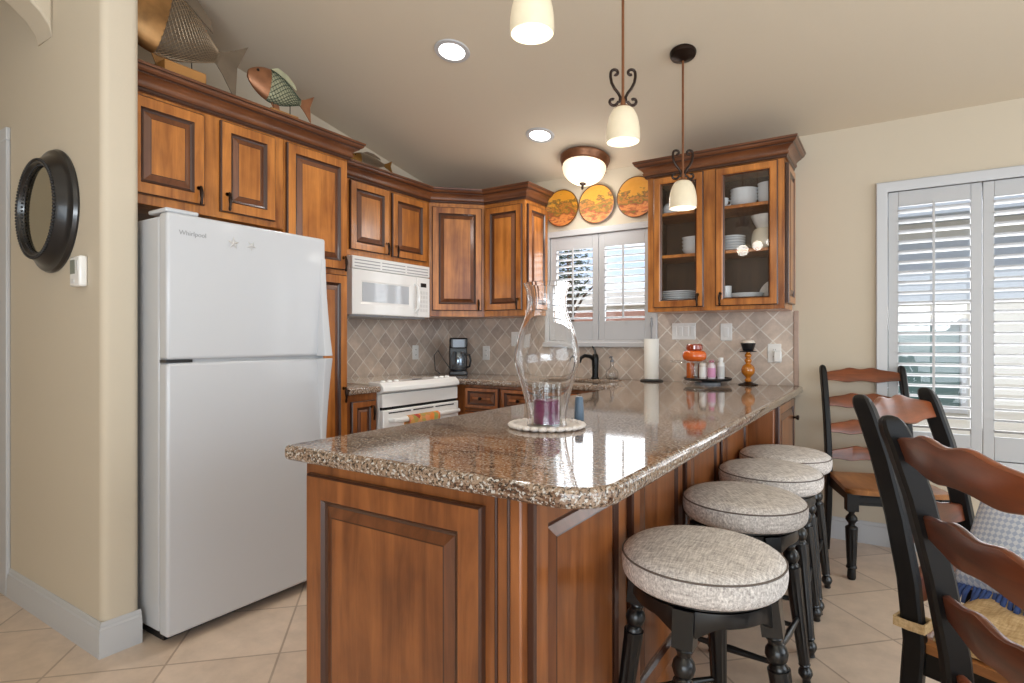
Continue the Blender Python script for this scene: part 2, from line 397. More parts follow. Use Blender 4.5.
# backsplash tile
SP = .915
bm = bmn()
box(bm, XL, -.5, YB-.012, YB, SP, 1.16); box(bm, XL, -2.30, YB-.012, YB, 1.16, 1.39); box(bm, -1.385, -.5, YB-.012, YB, 1.16, 1.39)
o = struct('wall_backsplash', bm, 'splash', smooth=0)
bm = bmn(); box(bm, XL, XL+.012, 2.31, YB-.012, SP, 1.40); struct('wall_backsplash_range', bm, 'splash', smooth=0)
bm = bmn(); box(bm, -.505, -.475, YB-.018, YB, SP, 1.385); struct('trim_2', bm, mat('tile_border', srgb(170, 146, 132), .4, noise=.15, nscale=30), bevel=.005)

# ------------------------------------------------------------------ windows with plantation shutters
def shutter_window(name, W, panels, casing, lz0, lz1, pitch, lw, tilt, sill):
    x0, x1, z0, z1 = W
    root = bpy.data.objects.new(name, None); COL.objects.link(root); root.location = (x0, YB, 0); root['kind'] = 'structure'
    bm = bmn(); w = x1-x0; c = casing
    rect_rings(bm, -c, w+c, z0-c, z1+c, [(0, 0, 0), (0, -.02, 0), (.006, -.026, 0), (c*.7, -.022, 0), (c, -.018, 0), (c, .13, 0)], fill=False)
    obj('casing', bm, 'white', root)
    if sill:
        bm = bmn(); box(bm, -c-.01, w+c+.01, -.045, 0, z0-c-.005, z0-c+.03); obj('sill', bm, 'white', root, bevel=.004)
    bm = bmn(); box(bm, 0, w, .10, .106, z0, z1); obj('pane', bm, 'pane', root, smooth=0)
    for a, b, st0, st1 in panels:
        a -= x0; b -= x0
        bm = bmn(); g = .002
        box(bm, a+g, a+st0, .0, .03, z0+g, z1-g); box(bm, b-st1, b-g, .0, .03, z0+g, z1-g)
        box(bm, a+st0, b-st1, .0, .03, lz1, z1-g); box(bm, a+st0, b-st1, .0, .03, z0+g, lz0)
        p = obj('shutter_panel', bm, 'shutter', root, bevel=.003)
        bm = bmn(); nl = int(round((lz1-lz0)/pitch)); pp = (lz1-lz0)/nl
        for i in range(nl):
            zc = lz0+pp*(i+.5); m = Matrix.Translation((0, .015, zc)) @ Matrix.Rotation(tilt, 4, 'X')
            sec = [(-lw/2, 0), (-lw*.3, .0045), (0, .0055), (lw*.3, .0045), (lw/2, 0), (lw*.3, -.0045), (0, -.0055), (-lw*.3, -.0045)]
            A = [bm.verts.new(m @ Vector((a+st0, y, z))) for y, z in sec]; B2 = [bm.verts.new(m @ Vector((b-st1, y, z))) for y, z in sec]
            for k in range(8): bm.faces.new((A[k], A[(k+1) % 8], B2[(k+1) % 8], B2[k]))
            bm.faces.new(A); bm.faces.new(B2)
        obj('louvers', bm, 'shutter', p, smooth=60)
        bm = bmn(); xm = (a+st0+b-st1)/2; yo = .015-lw/2*math.cos(tilt)-.008
        box(bm, xm-.006, xm+.006, yo-.006, yo+.006, lz0+.02, lz1-.01+.02); obj('tilt_rod', bm, 'shutter', p, bevel=.002)
    return root
shutter_window('window_1', W1, [(-2.26, -1.842, .055, .05), (-1.842, -1.425, .05, .055)], .045, 1.345, 1.905, .0508, .056, math.radians(-4), True)
shutter_window('window_2', W2, [(-.01, .42, .052, .05), (.42, .86, .05, .05), (.86, 1.30, .05, .05), (1.30, 1.74, .05, .052)], .058, .68, 1.972, .0585, .063, math.radians(-14), False)

# ------------------------------------------------------------------ kitchen cabinets (local frame: front faces -y, x to the right, base z = 0)
def door_bm(w, h, fr=.057, glass=False):  # dark outer edge bands: glaze and painted edge shadow together
    bm = bmn()
    if glass:
        rect_rings(bm, 0, w, 0, h, [(0, 0, 1), (0, -.015, 1), (.005, -.02, 0), (fr-.014, -.02, 0), (fr-.008, -.014, 1), (fr-.004, -.012, 1), (fr, -.008, 0), (fr, 0, 0)], fill=False)
        q = []
        for f_ in ((0, fr),):
            a = [bm.verts.new(v) for v in ((0, 0, 0), (w, 0, 0), (w, 0, h), (0, 0, h))]; b = [bm.verts.new(v) for v in ((fr, 0, fr), (w-fr, 0, fr), (w-fr, 0, h-fr), (fr, 0, h-fr))]
            for i in range(4): bm.faces.new((a[i], a[(i+1) % 4], b[(i+1) % 4], b[i]))
        bmesh.ops.remove_doubles(bm, verts=bm.verts[:], dist=1e-5)
    else:
        s = min(.032, w*.1)
        rect_rings(bm, 0, w, 0, h, [(0, 0, 1), (0, -.015, 1), (.005, -.02, 0), (fr-.008, -.02, 1), (fr, -.012, 1), (fr+.008, -.009, 2), (fr+s, -.018, 1), (fr+s+.003, -.019, 0)])
    return bm

def pull_bm(l=.085):
    bm = bmn()
    lathe(bm, [(0, 0), (.010, 0), (.011, -.003), (.006, -.005), (.004, -.018), (0, -.02)], 10, mtx=Matrix.Rotation(-PI/2, 4, 'X') @ Matrix.Scale(-1, 4, (0, 0, 1)) if False else Matrix.Rotation(PI/2, 4, 'X'))
    pts = [(0, -.016, .006)] + [(0, -.020-.006*math.sin(PI*t), .004-l*t) for t in [i/8 for i in range(9)]]
    tube(bm, pts, [.004, .005, .0065, .0085, .009, .0085, .0065, .006, .0075, .005], 8)
    return bm

def add_door(cab, x, z, w, h, pull=None, wood='wood', name='door', fr=.057, plabel=None):
    d = obj(name, door_bm(w, h, fr), [wood, 'glaze', 'slope'], cab, smooth=0, loc=(x, -.001, z))
    if pull == 'knob':
        pass
    if pull:
        p = obj('handle', pull_bm(), 'bronze', d, loc=(pull[0], -.02, pull[1]))
        p['label'] = 'dark bronze drop pull'
    return d

def cabinet(name, label, loc, rz, w, d, h, wood='wood', z0=0):
    c = thing(name, label, 'cabinet', loc, rz)
    bm = bmn(); box(bm, 0, w, 0, d, z0, h); obj('carcass', bm, wood, c, bevel=.002)
    return c

RL = PI/2   # cabinets along the left wall face +x
xf = -2.68
c = cabinet('wall_cabinet', 'stained wood two-door cabinet directly above the white refrigerator', (xf, 1.12, 1.785), RL, .768, .62, .50)
add_door(c, .018, .04, .325, .42, (.295, .075)); add_door(c, .42, .03, .292, .435, (.03, .085))
# pantry
c = cabinet('pantry_cabinet', 'tall stained wood pantry cabinet just beyond the refrigerator', (xf, 1.89, 0), RL, .427, .62, 2.285)
add_door(c, .012, 1.61, .402, .64, (.372, .07)); d = add_door(c, .012, .12, .402, 1.46, (.372, .80))
# uppers over the microwave
c = cabinet('wall_cabinet', 'low two-door stained wood cabinet mounted over the white microwave', (-2.97, 2.32, 1.762), RL, 1.05, .33, .52)
add_door(c, .262, .038, .352, .455, (.322, .075)); add_door(c, .645, .032, .362, .455, (.03, .075))
# diagonal corner cabinet
P0, P1 = Vector((-2.97, 3.372)), Vector((-2.668, 3.68)); wd = (P1-P0).length; ang = math.atan2(P1.y-P0.y, P1.x-P0.x)
c = thing('corner_cabinet', 'diagonal stained wood cabinet set across the kitchen corner above the coffee maker', 'cabinet', (P0.x, P0.y, 1.385), ang)
bm = bmn(); R_ = Matrix.Rotation(-ang, 4, 'Z')
poly = [(0, 0), (wd, 0)] + [tuple((R_ @ Vector((x-P0.x, y-P0.y, 0)))[:2]) for x, y in ((-2.668, YB-.015), (XL+.01, YB-.015), (XL+.01, 3.372))]
prism(bm, poly, 0, .90); obj('carcass', bm, 'wood', c)
add_door(c, .022, .045, wd-.044, .80, (wd-.044-.03, .08))
# back wall cabinet left of the sink window
c = cabinet('wall_cabinet', 'single-door stained wood wall cabinet left of the sink window', (-2.667, 3.68, 1.385), 0, .377, .325, .90)
add_door(c, .018, .045, .338, .80, (.308, .08))
sd = obj('side_panel', door_bm(.29, .80, .05), ['wood', 'glaze', 'slope'], c, smooth=0, loc=(.378, .018, .045)); sd.rotation_euler = (0, 0, PI/2)

CR = [(-.002, 2.262), (.012, 2.262), (.016, 2.268), (.016, 2.276), (.021, 2.279), (.026, 2.286), (.027, 2.294), (.022, 2.296), (.024, 2.304), (.032, 2.315), (.044, 2.323), (.052, 2.326),
      (.052, 2.331), (.059, 2.334), (.068, 2.341), (.072, 2.349), (.072, 2.353), (.077, 2.355), (.078, 2.365), (.074, 2.368), (-.002, 2.368)]
def glaze_lines(o, dz=0):
    for p in o.data.polygons:
        cz = p.center.z+dz
        if cz < 2.2785 and cz > 2.2635 or 2.2935 < cz < 2.2975 or 2.3255 < cz < 2.3325 or 2.3485 < cz < 2.3545: p.material_index = 1
def crown(name, path, label):
    bm = bmn(); sweep(bm, path, CR)
    bm.normal_update()
    o = obj(name, bm, ['crown', 'glaze'], smooth=25)
    glaze_lines(o)
    return tag(o, label, 'crown moulding')
crown('crown_moulding', [(xf, 1.12), (xf, 2.317), (-2.972, 2.317)], 'dark stained crown moulding above the refrigerator and pantry cabinets')
crown('crown_moulding', [(-2.97, 2.33), (-2.97, 3.372), (-2.668, 3.68), (-2.29, 3.68), (-2.29, YB-.002)], 'stained crown moulding turning the corner above the microwave and corner cabinets')

# glass cabinet
gx0, gx1, gz0, gz1 = -1.335, -.512, 1.385, 2.28
gc = thing('glass_cabinet', 'glass-fronted wall cabinet full of white dishes right of the sink window', 'cabinet', (gx0, 3.68, gz0), 0)
gw, gh, gd = gx1-gx0, gz1-gz0, .32
bm = bmn()
box(bm, 0, .018, 0, gd, 0, gh); box(bm, gw-.018, gw, 0, gd, 0, gh); box(bm, .018, gw-.018, 0, gd, 0, .035); box(bm, .018, gw-.018, 0, gd, gh-.03, gh)
obj('carcass', bm, 'wood', gc, bevel=.002)
bm = bmn(); box(bm, .018, gw-.018, gd-.012, gd-.001, .035, gh-.03); obj('back_panel', bm, 'inside_wood', gc)
for a_ in (.018, gw-.024):
    bm = bmn(); box(bm, a_, a_+.006, .02, gd-.012, .035, gh-.03); obj('liner', bm, 'inside_wood', gc)
bm = bmn()
box(bm, 0, .045, -.004, .018, 0, gh); box(bm, gw-.05, gw, -.004, .018, 0, gh); box(bm, .355, .44, -.004, .018, 0, gh); 
for a_, b_ in ((.045, .355), (.44, gw-.05)): box(bm, a_, b_, -.004, .018, 0, .03); box(bm, a_, b_, -.004, .018, gh-.03, gh)
obj('face_frame', bm, 'wood', gc, bevel=.002)
for z in (1.755-gz0, 2.03-gz0):
    bm = bmn(); box(bm, .024, gw-.024, .022, gd-.012, z-.02, z); obj('shelf', bm, 'wood', gc, bevel=.002)
for x, w, px in ((.045, .318, .285), (.437, .352, .03)):
    d = obj('door', door_bm(w, .845, .052, True), ['wood', 'glaze', 'slope'], gc, smooth=0, loc=(x, -.005, .025))
    bm = bmn(); box(bm, .05, w-.05, -.008, -.005, .05, .795); obj('pane', bm, 'pane', d, smooth=0)
    obj('handle', pull_bm(.075), 'bronze', d, loc=(px, -.02, .075))
sd = obj('side_panel', door_bm(.28, .82, .05), ['wood', 'glaze', 'slope'], gc, smooth=0, loc=(gw+.001, .02, .035)); sd.rotation_euler = (0, 0, PI/2)
bm = bmn()
sweep(bm, [(0, gd-.002), (0, -.004), (gw, -.004), (gw, gd-.002)], [(o_, z-gz0) for o_, z in CR])
o = obj('crown', bm, ['crown', 'glaze'], gc, smooth=25)
glaze_lines(o, gz0)

# base cabinets
c = cabinet('base_cabinet', 'narrow stained wood base cabinet between the pantry and the range', (-2.70, 2.322, 0), RL, .25, .60, .872, 'island_wood', z0=.10)
bm = bmn(); box(bm, 0, .25, .07, .6, 0, .1); obj('toe_kick', bm, 'glaze', c)
add_door(c, .035, .13, .185, .70, (.155, .66), 'island_wood', fr=.045)
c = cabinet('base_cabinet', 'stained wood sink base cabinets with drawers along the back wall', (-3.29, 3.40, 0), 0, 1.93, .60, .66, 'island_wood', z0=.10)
bm = bmn(); box(bm, 0, 1.93, 0, .03, .66, .872); box(bm, 0, .60, .03, .6, .66, .872); obj('top_rail', bm, 'island_wood', c)
bm = bmn(); box(bm, .6, 1.93, .07, .6, 0, .1); obj('toe_kick', bm, 'glaze', c)
for x, w in ((.66, .30), (.985, .30), (1.31, .28), (1.61, .28)):
    d = obj('drawer', door_bm(w, .155, .035), ['island_wood', 'glaze', 'slope'], c, smooth=0, loc=(x, -.001, .70))
    bm = bmn(); lathe(bm, [(0, 0), (.006, 0), (.006, .012), (.013, .018), (.012, .026), (0, .028)], 12, mtx=Matrix.Rotation(PI/2, 4, 'X')); obj('knob', bm, 'bronze', d, loc=(w/2, -.018, .077))
    add_door(c, x, .13, w, .55, (w-.03, .48), 'island_wood')

# ------------------------------------------------------------------ peninsula
ix0, ix1, iy0, iy1 = -1.345, -.645, 1.02, 3.40
pn = thing('peninsula_cabinet', 'long paneled wood peninsula base under the granite breakfast bar', 'cabinet', (0, 0, 0))
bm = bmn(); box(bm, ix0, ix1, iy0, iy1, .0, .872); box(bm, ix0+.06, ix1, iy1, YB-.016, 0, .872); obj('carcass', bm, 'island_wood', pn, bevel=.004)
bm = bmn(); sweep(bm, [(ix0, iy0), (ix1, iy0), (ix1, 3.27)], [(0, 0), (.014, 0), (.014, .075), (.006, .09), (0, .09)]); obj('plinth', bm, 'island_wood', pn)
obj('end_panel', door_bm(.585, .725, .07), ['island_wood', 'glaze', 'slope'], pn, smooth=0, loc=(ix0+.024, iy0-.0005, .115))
for x in (ix1-.062, ix1-.03):
    bm = bmn(); tube(bm, [(x, iy0-.001, .1), (x, iy0-.001, .868)], .004, 8); obj('bead', bm, 'glaze', pn)
for y0, y1 in ((1.045, 1.545), (1.60, 2.08), (2.13, 2.62), (2.67, 3.22)):
    p = obj('side_panel', door_bm(y1-y0, .75, .062), ['island_wood', 'glaze', 'slope'], pn, smooth=0, loc=(ix1+.0005, y0, .105)); p.rotation_euler = (0, 0, PI/2)
# end cabinet that carries the far end of the bar
bm = bmn(); box(bm, ix1, -.51, 3.285, YB-.017, 0, .872); w_ = obj('end_cabinet', bm, 'island_wood', pn, bevel=.003)
d = obj('door', door_bm(.60, .74, .055), ['island_wood', 'glaze', 'slope'], pn, smooth=0, loc=(-.5095, 3.34, .11)); d.rotation_euler = (0, 0, PI/2)
bm = bmn(); lathe(bm, [(0, 0), (.007, 0), (.007, .014), (.015, .02), (.014, .03), (0, .033)], 14, mtx=Matrix.Rotation(PI/2, 4, 'X')); obj('knob', bm, 'bronze', d, loc=(.55, -.018, .62))

# ------------------------------------------------------------------ granite countertops (bull-nosed slabs)
def slab(name, outer, holes, z1, th, label):
    cu = bpy.data.curves.new(name, 'CURVE'); cu.dimensions = '2D'; cu.fill_mode = 'BOTH'
    cu.bevel_depth = .014; cu.bevel_resolution = 4; cu.extrude = th/2-.014; cu.offset = -.014
    for loop in [outer]+holes:
        s = cu.splines.new('POLY'); s.points.add(len(loop)-1); s.use_cyclic_u = True
        for p, (x, y) in zip(s.points, loop): p.co = (x, y, 0, 1)
    t = bpy.data.objects.new('tmp', cu); COL.objects.link(t); t.location = (0, 0, 0)
    dg = bpy.context.evaluated_depsgraph_get(); me = bpy.data.meshes.new_from_object(t.evaluated_get(dg))
    bpy.data.objects.remove(t)
    me.materials.clear(); me.materials.append(M['granite']); me.name = name
    for v in me.vertices: v.co.z += z1-th/2
    me.polygons.foreach_set('use_smooth', [True]*len(me.polygons)); me.set_sharp_from_angle(angle=math.radians(50))
    o = bpy.data.objects.new(name, me); COL.objects.link(o)
    return tag(o, label, 'countertop')
def arc(cx, cy, r, a0, a1, n=8): return [(cx+r*math.cos(a0+(a1-a0)*i/n), cy+r*math.sin(a0+(a1-a0)*i/n)) for i in range(n+1)]
cx1, cy0 = -.448, .975
outer = [(XL+.013, 3.345), (-2.60, 3.345), (-2.60, 3.372), (-1.386, 3.372)] + arc(-1.372, cy0+.014, .014, PI, 1.5*PI, 4) + arc(cx1-.11, cy0+.11, .11, -PI/2, 0, 10) + [(cx1, 3.965)] + arc(cx1-.03, 3.965, .03, 0, PI/2, 3) + [(XL+.013, 3.995)]
sink_hole = [(-2.22, 3.50), (-2.22, 3.90), (-1.58, 3.90), (-1.58, 3.50)]
slab('countertop', outer, [sink_hole], .915, .042, 'polished brown speckled granite countertop of the peninsula and sink run')
slab('countertop', [(XL+.013, 2.322), (-2.665, 2.322), (-2.665, 2.572), (XL+.013, 2.572)], [], .915, .042, 'small speckled granite countertop piece between the pantry and range')
# sink under the hole
bm = bmn()
rect = lambda i, z: [bm.verts.new(v) for v in ((-2.23+i, 3.49+i, z), (-1.57-i, 3.49+i, z), (-1.57-i, 3.91-i, z), (-2.23+i, 3.91-i, z))]
R0, R1, R2, R3 = rect(0, .871), rect(0, .68), rect(.012, .69), rect(.012, .871)
for A, B2 in ((R0, R1), (R2, R3), (R3, R0)):
    for k in range(4): bm.faces.new((A[k], A[(k+1) % 4], B2[(k+1) % 4], B2[k]))
bm.faces.new(R1); bm.faces.new(R2)
tag(obj('sink', bm, mat('sink_dark', srgb(60, 56, 52), .35), smooth=0), 'dark undermount sink set in the granite below the window', 'sink')
bm = bmn()
lathe(bm, [(0, 0), (.032, 0), (.032, .006), (.024, .012), (.022, .05), (.025, .10), (.027, .15), (.022, .175), (.012, .185), (0, .187)], 20)
tube(bm, [(0, 0, .13), (-.02, -.04, .165), (-.045, -.085, .172), (-.06, -.12, .155), (-.064, -.135, .125)], [.016, .015, .013, .013, .014], 12)
tube(bm, [(0, .005, .18), (-.012, .02, .21), (-.035, .035, .235), (-.045, .04, .25)], [.011, .008, .007, .009], 10)
f = obj('faucet', bm, mat('faucet_black', srgb(26, 24, 23), .3, .6), loc=(-1.835, 3.935, .915)); tag(f, 'black single-lever kitchen faucet standing behind the sink', 'faucet')

# ------------------------------------------------------------------ refrigerator
fx, fy0, fy1 = -2.335, 1.135, 1.885; fw = fy1-fy0
fr = thing('refrigerator', 'white top-freezer refrigerator beside the beige stub wall', 'refrigerator', (fx, fy0, 0), RL)
bm = bmn(); box(bm, .004, fw-.004, .072, .72, .05, 1.69); obj('cabinet', bm, 'fridge', fr, bevel=.008)
bm = bmn(); box(bm, .03, fw-.03, .09, .6, .0, .05); obj('toe_grille', bm, 'black', fr, bevel=.003)
def fdoor(name, z0, z1, hz0, hz1, up):
    bm = bmn(); box(bm, 0, fw, 0, .064, z0, z1); d = obj(name, bm, 'fridge', fr, bevel=.012, seg=3)
    bm = bmn(); rows = []; n = 16
    for i in range(n+1):
        t = i/n; z = hz0+(hz1-hz0)*t; k = t if up else 1-t
        out = .052*(k**1.7); wd = .016+.022*k
        rows.append([bm.verts.new(v) for v in ((fw-.014-wd, .006, z), (fw-.012-wd*.8, -out*.9-.002, z), (fw-.014, -out-.004, z), (fw-.001, -out-.002, z), (fw-.001, .006, z))])
    for P, Q in zip(rows, rows[1:]):
        for j in range(5): bm.faces.new((P[j], P[(j+1) % 5], Q[(j+1) % 5], Q[j]))
    bm.faces.new(rows[0]); bm.faces.new(rows[-1])
    obj('handle', bm, 'fridge', d, smooth=50, bevel=.003)
    return d
fd = fdoor('freezer_door', 1.124, 1.70, 1.60, 1.124, True)
fdoor('fridge_door', .045, 1.112, 1.112, .60, False)
for c_ in list(fr.children):
    pass
bm = bmn(); box(bm, .004, fw-.004, .014, .066, 1.111, 1.1245); box(bm, .01, fw-.01, .064, .075, .06, 1.68); obj('gasket', bm, mat('gasket_grey', srgb(168, 170, 173), .6), fr)
bm = bmn(); box(bm, .0, .13, .01, .15, 1.701, 1.718); obj('hinge_cover', bm, 'fridge', fr, bevel=.006)
bm = bmn(); box(bm, .004, .10, .004, .013, 1.1125, 1.1235); box(bm, -.002, .004, .004, .05, 1.1125, 1.1235); obj('hinge', bm, 'black', fr)
def text_obj(name, s, size, parent, loc, rot, m, ext=.0006):
    cu = bpy.data.curves.new(name, 'FONT'); cu.body = s; cu.size = size; cu.extrude = ext
    t = bpy.data.objects.new('tmp', cu); COL.objects.link(t)
    me = bpy.data.meshes.new_from_object(t.evaluated_get(bpy.context.evaluated_depsgraph_get())); bpy.data.objects.remove(t)
    me.materials.clear(); me.materials.append(M[m] if isinstance(m, str) else m)
    o = bpy.data.objects.new(name, me); COL.objects.link(o); o.parent = parent; o.location = loc; o.rotation_euler = rot; return o
text_obj('logo', 'Whirlpool', .026, fd, (.045, -.0006, 1.617), (PI/2, 0, 0), 'grey')
def magnet(y, z, rot, s, label):
    bm = bmn(); pts = []
    for i in range(10):
        a = i*PI/5+rot; r = s if i % 2 == 0 else s*.4
        pts.append((r*math.cos(a), r*math.sin(a)))
    A = [bm.verts.new((0, x, z_)) for x, z_ in pts]; cpt = bm.verts.new((.009, 0, 0))
    for i in range(10): bm.faces.new((A[i], A[(i+1) % 10], cpt))
    bm.faces.new(A[::-1])
    tag(obj('magnet', bm, mat('pale_magnet', srgb(196, 194, 192), .6, noise=.1), smooth=0, loc=(fx+.001, y, z)), label, 'magnet', 'star magnets on the freezer door')
magnet(1.405, 1.612, .3, .028, 'pale star-shaped magnet on the freezer door, nearer the logo')
magnet(1.487, 1.612, 1.0, .024, 'pale star-shaped magnet on the freezer door, farther from the logo')

# ------------------------------------------------------------------ microwave, range
my0, my1 = 2.578, 3.334; mw = my1-my0; mzt, mzb = 1.758, 1.372
mi = thing('microwave', 'white over-the-range microwave under the low cabinet', 'microwave', (-2.93, my0, mzb), RL); mh = mzt-mzb
bm = bmn(); box(bm, 0, mw, .03, .37, 0, mh); obj('body', bm, 'appliance', mi, bevel=.004)
bm = bmn(); box(bm, .01, mw-.01, .04, .36, -.012, 0); obj('underside', bm, 'grey', mi)
bm = bmn(); box(bm, 0, mw, 0, .03, mh-.085, mh); g = obj('vent_grille', bm, 'appliance', mi, bevel=.006)
bm = bmn()
for k in range(3):
    z = mh-.026-k*.021
    for j in range(3): box(bm, .02+j*.245, .02+j*.245+.225, -.002, .002, z-.003, z+.003)
obj('slots', bm, 'grey', g)
bm = bmn(); rect_rings(bm, 0, .615, 0, mh-.088, [(0, .03, 0), (0, .004, 0), (.006, 0, 0), (.07, 0, 0), (.085, .004, 0)]); d = obj('door', bm, 'appliance', mi, smooth=0)
bm = bmn(); box(bm, .088, .53, .001, .0035, .088, mh-.17); obj('window', bm, mat('microwave_window', srgb(185, 190, 196), .06, coat=.6), d, smooth=0)
bm = bmn(); tube(bm, [(.595, -.002, .035+.0), (.595, -.03, .06), (.598, -.038, .14), (.595, -.03, .22), (.595, -.002, .245)], .011, 10); obj('handle', bm, 'appliance', d)
bm = bmn(); box(bm, .618, mw, 0, .03, 0, mh-.088); cp = obj('control_panel', bm, 'appliance', mi, bevel=.005)
bm = bmn(); box(bm, .655, .715, -.002, .002, .225, .255); obj('display', bm, 'black', cp)
bm = bmn()
for r in range(5):
    for q in range(3): box(bm, .648+q*.03, .648+q*.03+.022, -.0015, .002, .04+r*.033, .04+r*.033+.022)
obj('buttons', bm, mat('button_grey', srgb(214, 214, 212), .4), cp)

ry0, ry1 = 2.578, 3.338; rw = ry1-ry0
rg = thing('range', 'white slide-in electric range below the microwave', 'range', (-2.66, ry0, 0), RL)
bm = bmn(); box(bm, .003, rw-.003, .03, .63, .05, .90); obj('body', bm, 'appliance', rg, bevel=.003)
bm = bmn(); box(bm, 0, rw, .10, .645, .90, .925); obj('cooktop', bm, 'cooktop', rg, bevel=.006)
bm = bmn()   # bowed control panel: curved lip sloping down to the front
rows = []; n = 16
for i in range(n+1):
    t = i/n; bow = -.028*(1-(2*t-1)**2)
    rows.append([bm.verts.new((rw*t, y, z)) for y, z in ((.12, .935), (.02+bow, .932), (-.012+bow, .905), (-.015+bow, .878), (.02, .86), (.12, .86))])
for P, Q in zip(rows, rows[1:]):
    for j in range(6): bm.faces.new((P[j], P[(j+1) % 6], Q[(j+1) % 6], Q[j]))
bm.faces.new(rows[0]); bm.faces.new(rows[-1])
cpn = obj('control_panel', bm, 'appliance', rg, smooth=30, bevel=.004)
bm = bmn(); box(bm, .335, .40, .03, .06, .9335, .9375); obj('display', bm, 'black', cpn)
for x in (.06, .12, .18, .58, .64, .70):
    bm = bmn(); lathe(bm, [(0, 0), (.018, 0), (.018, .004), (.016, .007), (0, .008)], 16); box(bm, -.003, .003, -.014, .014, .008, .011)
    obj('knob', bm, 'appliance', cpn, loc=(x, .055, .933))
bm = bmn(); box(bm, .004, rw-.004, .0, .03, .775, .86); obj('front_panel', bm, 'appliance', rg, bevel=.003)
bm = bmn(); box(bm, .01, rw-.01, .01, .035, .758, .775); obj('gap', bm, 'gap', rg)
bm = bmn(); box(bm, .004, rw-.004, -.008, .03, .20, .758); d = obj('oven_door', bm, 'appliance', rg, bevel=.006)
bm = bmn()
for j in range(3): box(bm, .05+j*.225, .05+j*.225+.20, -.0105, -.006, .735, .742)
obj('vent_slots', bm, 'gap', d)
bm = bmn(); tube(bm, [(.06, -.01, .69), (.06, -.05, .695), (.12, -.058, .695), (.38, -.062, .695), (.64, -.058, .695), (.70, -.05, .695), (.70, -.01, .69)], [.014, .016, .019, .019, .019, .016, .014], 12); obj('handle', bm, 'appliance', d)
bm = bmn(); box(bm, .004, rw-.004, -.004, .03, .06, .19); obj('drawer', bm, 'appliance', rg, bevel=.006)
# towel over the oven handle
def towel():
    bm = bmn(); n = 20; prof = [(-.026, .42), (-.028, .56), (-.026, .66), (-.02, .705), (-.0, .718), (.022, .705), (.027, .66), (.029, .50), (.028, .36)]
    rows = []
    for i in range(n+1):
        t = i/n; wob = .004*math.sin(t*17)
        rows.append([bm.verts.new((.30*t, -(y+ (wob if j not in (3, 4, 5) else 0)), z)) for j, (y, z) in enumerate(prof)])
    for P, Q in zip(rows, rows[1:]):
        for j in range(len(prof)-1): bm.faces.new((P[j], P[j+1], Q[j+1], Q[j]))
    m, N, K, B = new_mat('autumn_towel'); t = L(N, 'ShaderNodeTexCoord'); v = L(N, 'ShaderNodeTexVoronoi', Scale=26); K.new(t.outputs['Object'], v.inputs['Vector'])
    s = L(N, 'ShaderNodeSeparateColor'); K.new(v.outputs['Color'], s.inputs[0]); r = L(N, 'ShaderNodeValToRGB'); e = r.color_ramp.elements
    e[0].position = 0; e[0].color = srgb(170, 60, 50); e[1].position = 1; e[1].color = srgb(214, 186, 110)
    for p, c in ((.3, srgb(216, 140, 96)), (.55, srgb(150, 150, 80)), (.75, srgb(222, 130, 60))): e.new(p).color = c
    K.new(s.outputs[0], r.inputs['Fac']); K.new(r.outputs['Color'], B.inputs['Base Color']); B.inputs['Roughness'].default_value = .95
    o = obj('towel', bm, m, smooth=60); so = o.modifiers.new('thick', 'SOLIDIFY'); so.thickness = .004
    o.location = (-2.66+.062, ry0+.16, 0); o.rotation_euler = (0, 0, RL)
    tag(o, 'autumn-coloured dish towel hanging over the oven door handle', 'towel')
towel()

# ------------------------------------------------------------------ coffee maker
cm = thing('coffee_maker', 'black and silver drip coffee maker in the counter corner', 'coffee maker', (-3.0, 3.77, .915), math.radians(40))
bm = bmn(); box(bm, -.075, .075, -.10, .09, 0, .035); obj('base', bm, 'black', cm, bevel=.008)
bm = bmn(); box(bm, -.075, .075, .02, .09, .035, .30); obj('tower', bm, 'black', cm, bevel=.01)
bm = bmn(); box(bm, -.073, .073, -.09, .088, .22, .305); h = obj('brew_head', bm, 'black', cm, bevel=.012)
bm = bmn(); box(bm, -.05, .05, -.094, -.088, .225, .295); obj('front_plate', bm, 'steel', h, bevel=.003)
bm = bmn(); lathe(bm, [(0, 0), (.05, 0), (.062, .03), (.062, .10), (.05, .14), (.045, .155), (0, .158)], 24, c=(0, -.035, .037)); ca = obj('carafe', bm, mat('carafe_steel', srgb(120, 130, 140), .15, .8), cm)
bm = bmn(); tube(bm, [(.055, -.05, .17), (.09, -.06, .165), (.10, -.065, .12), (.09, -.06, .07), (.06, -.05, .06)], .009, 8); obj('handle', bm, 'black', ca)
bm = bmn(); tube(bm, [(-.07, .08, .05), (-.12, .06, .12), (-.17, .08, .20), (-.20, .03, .16), (-.19, -.01, .04), (-.15, .0, .006)], .004, 6); obj('cord', bm, 'black', cm)

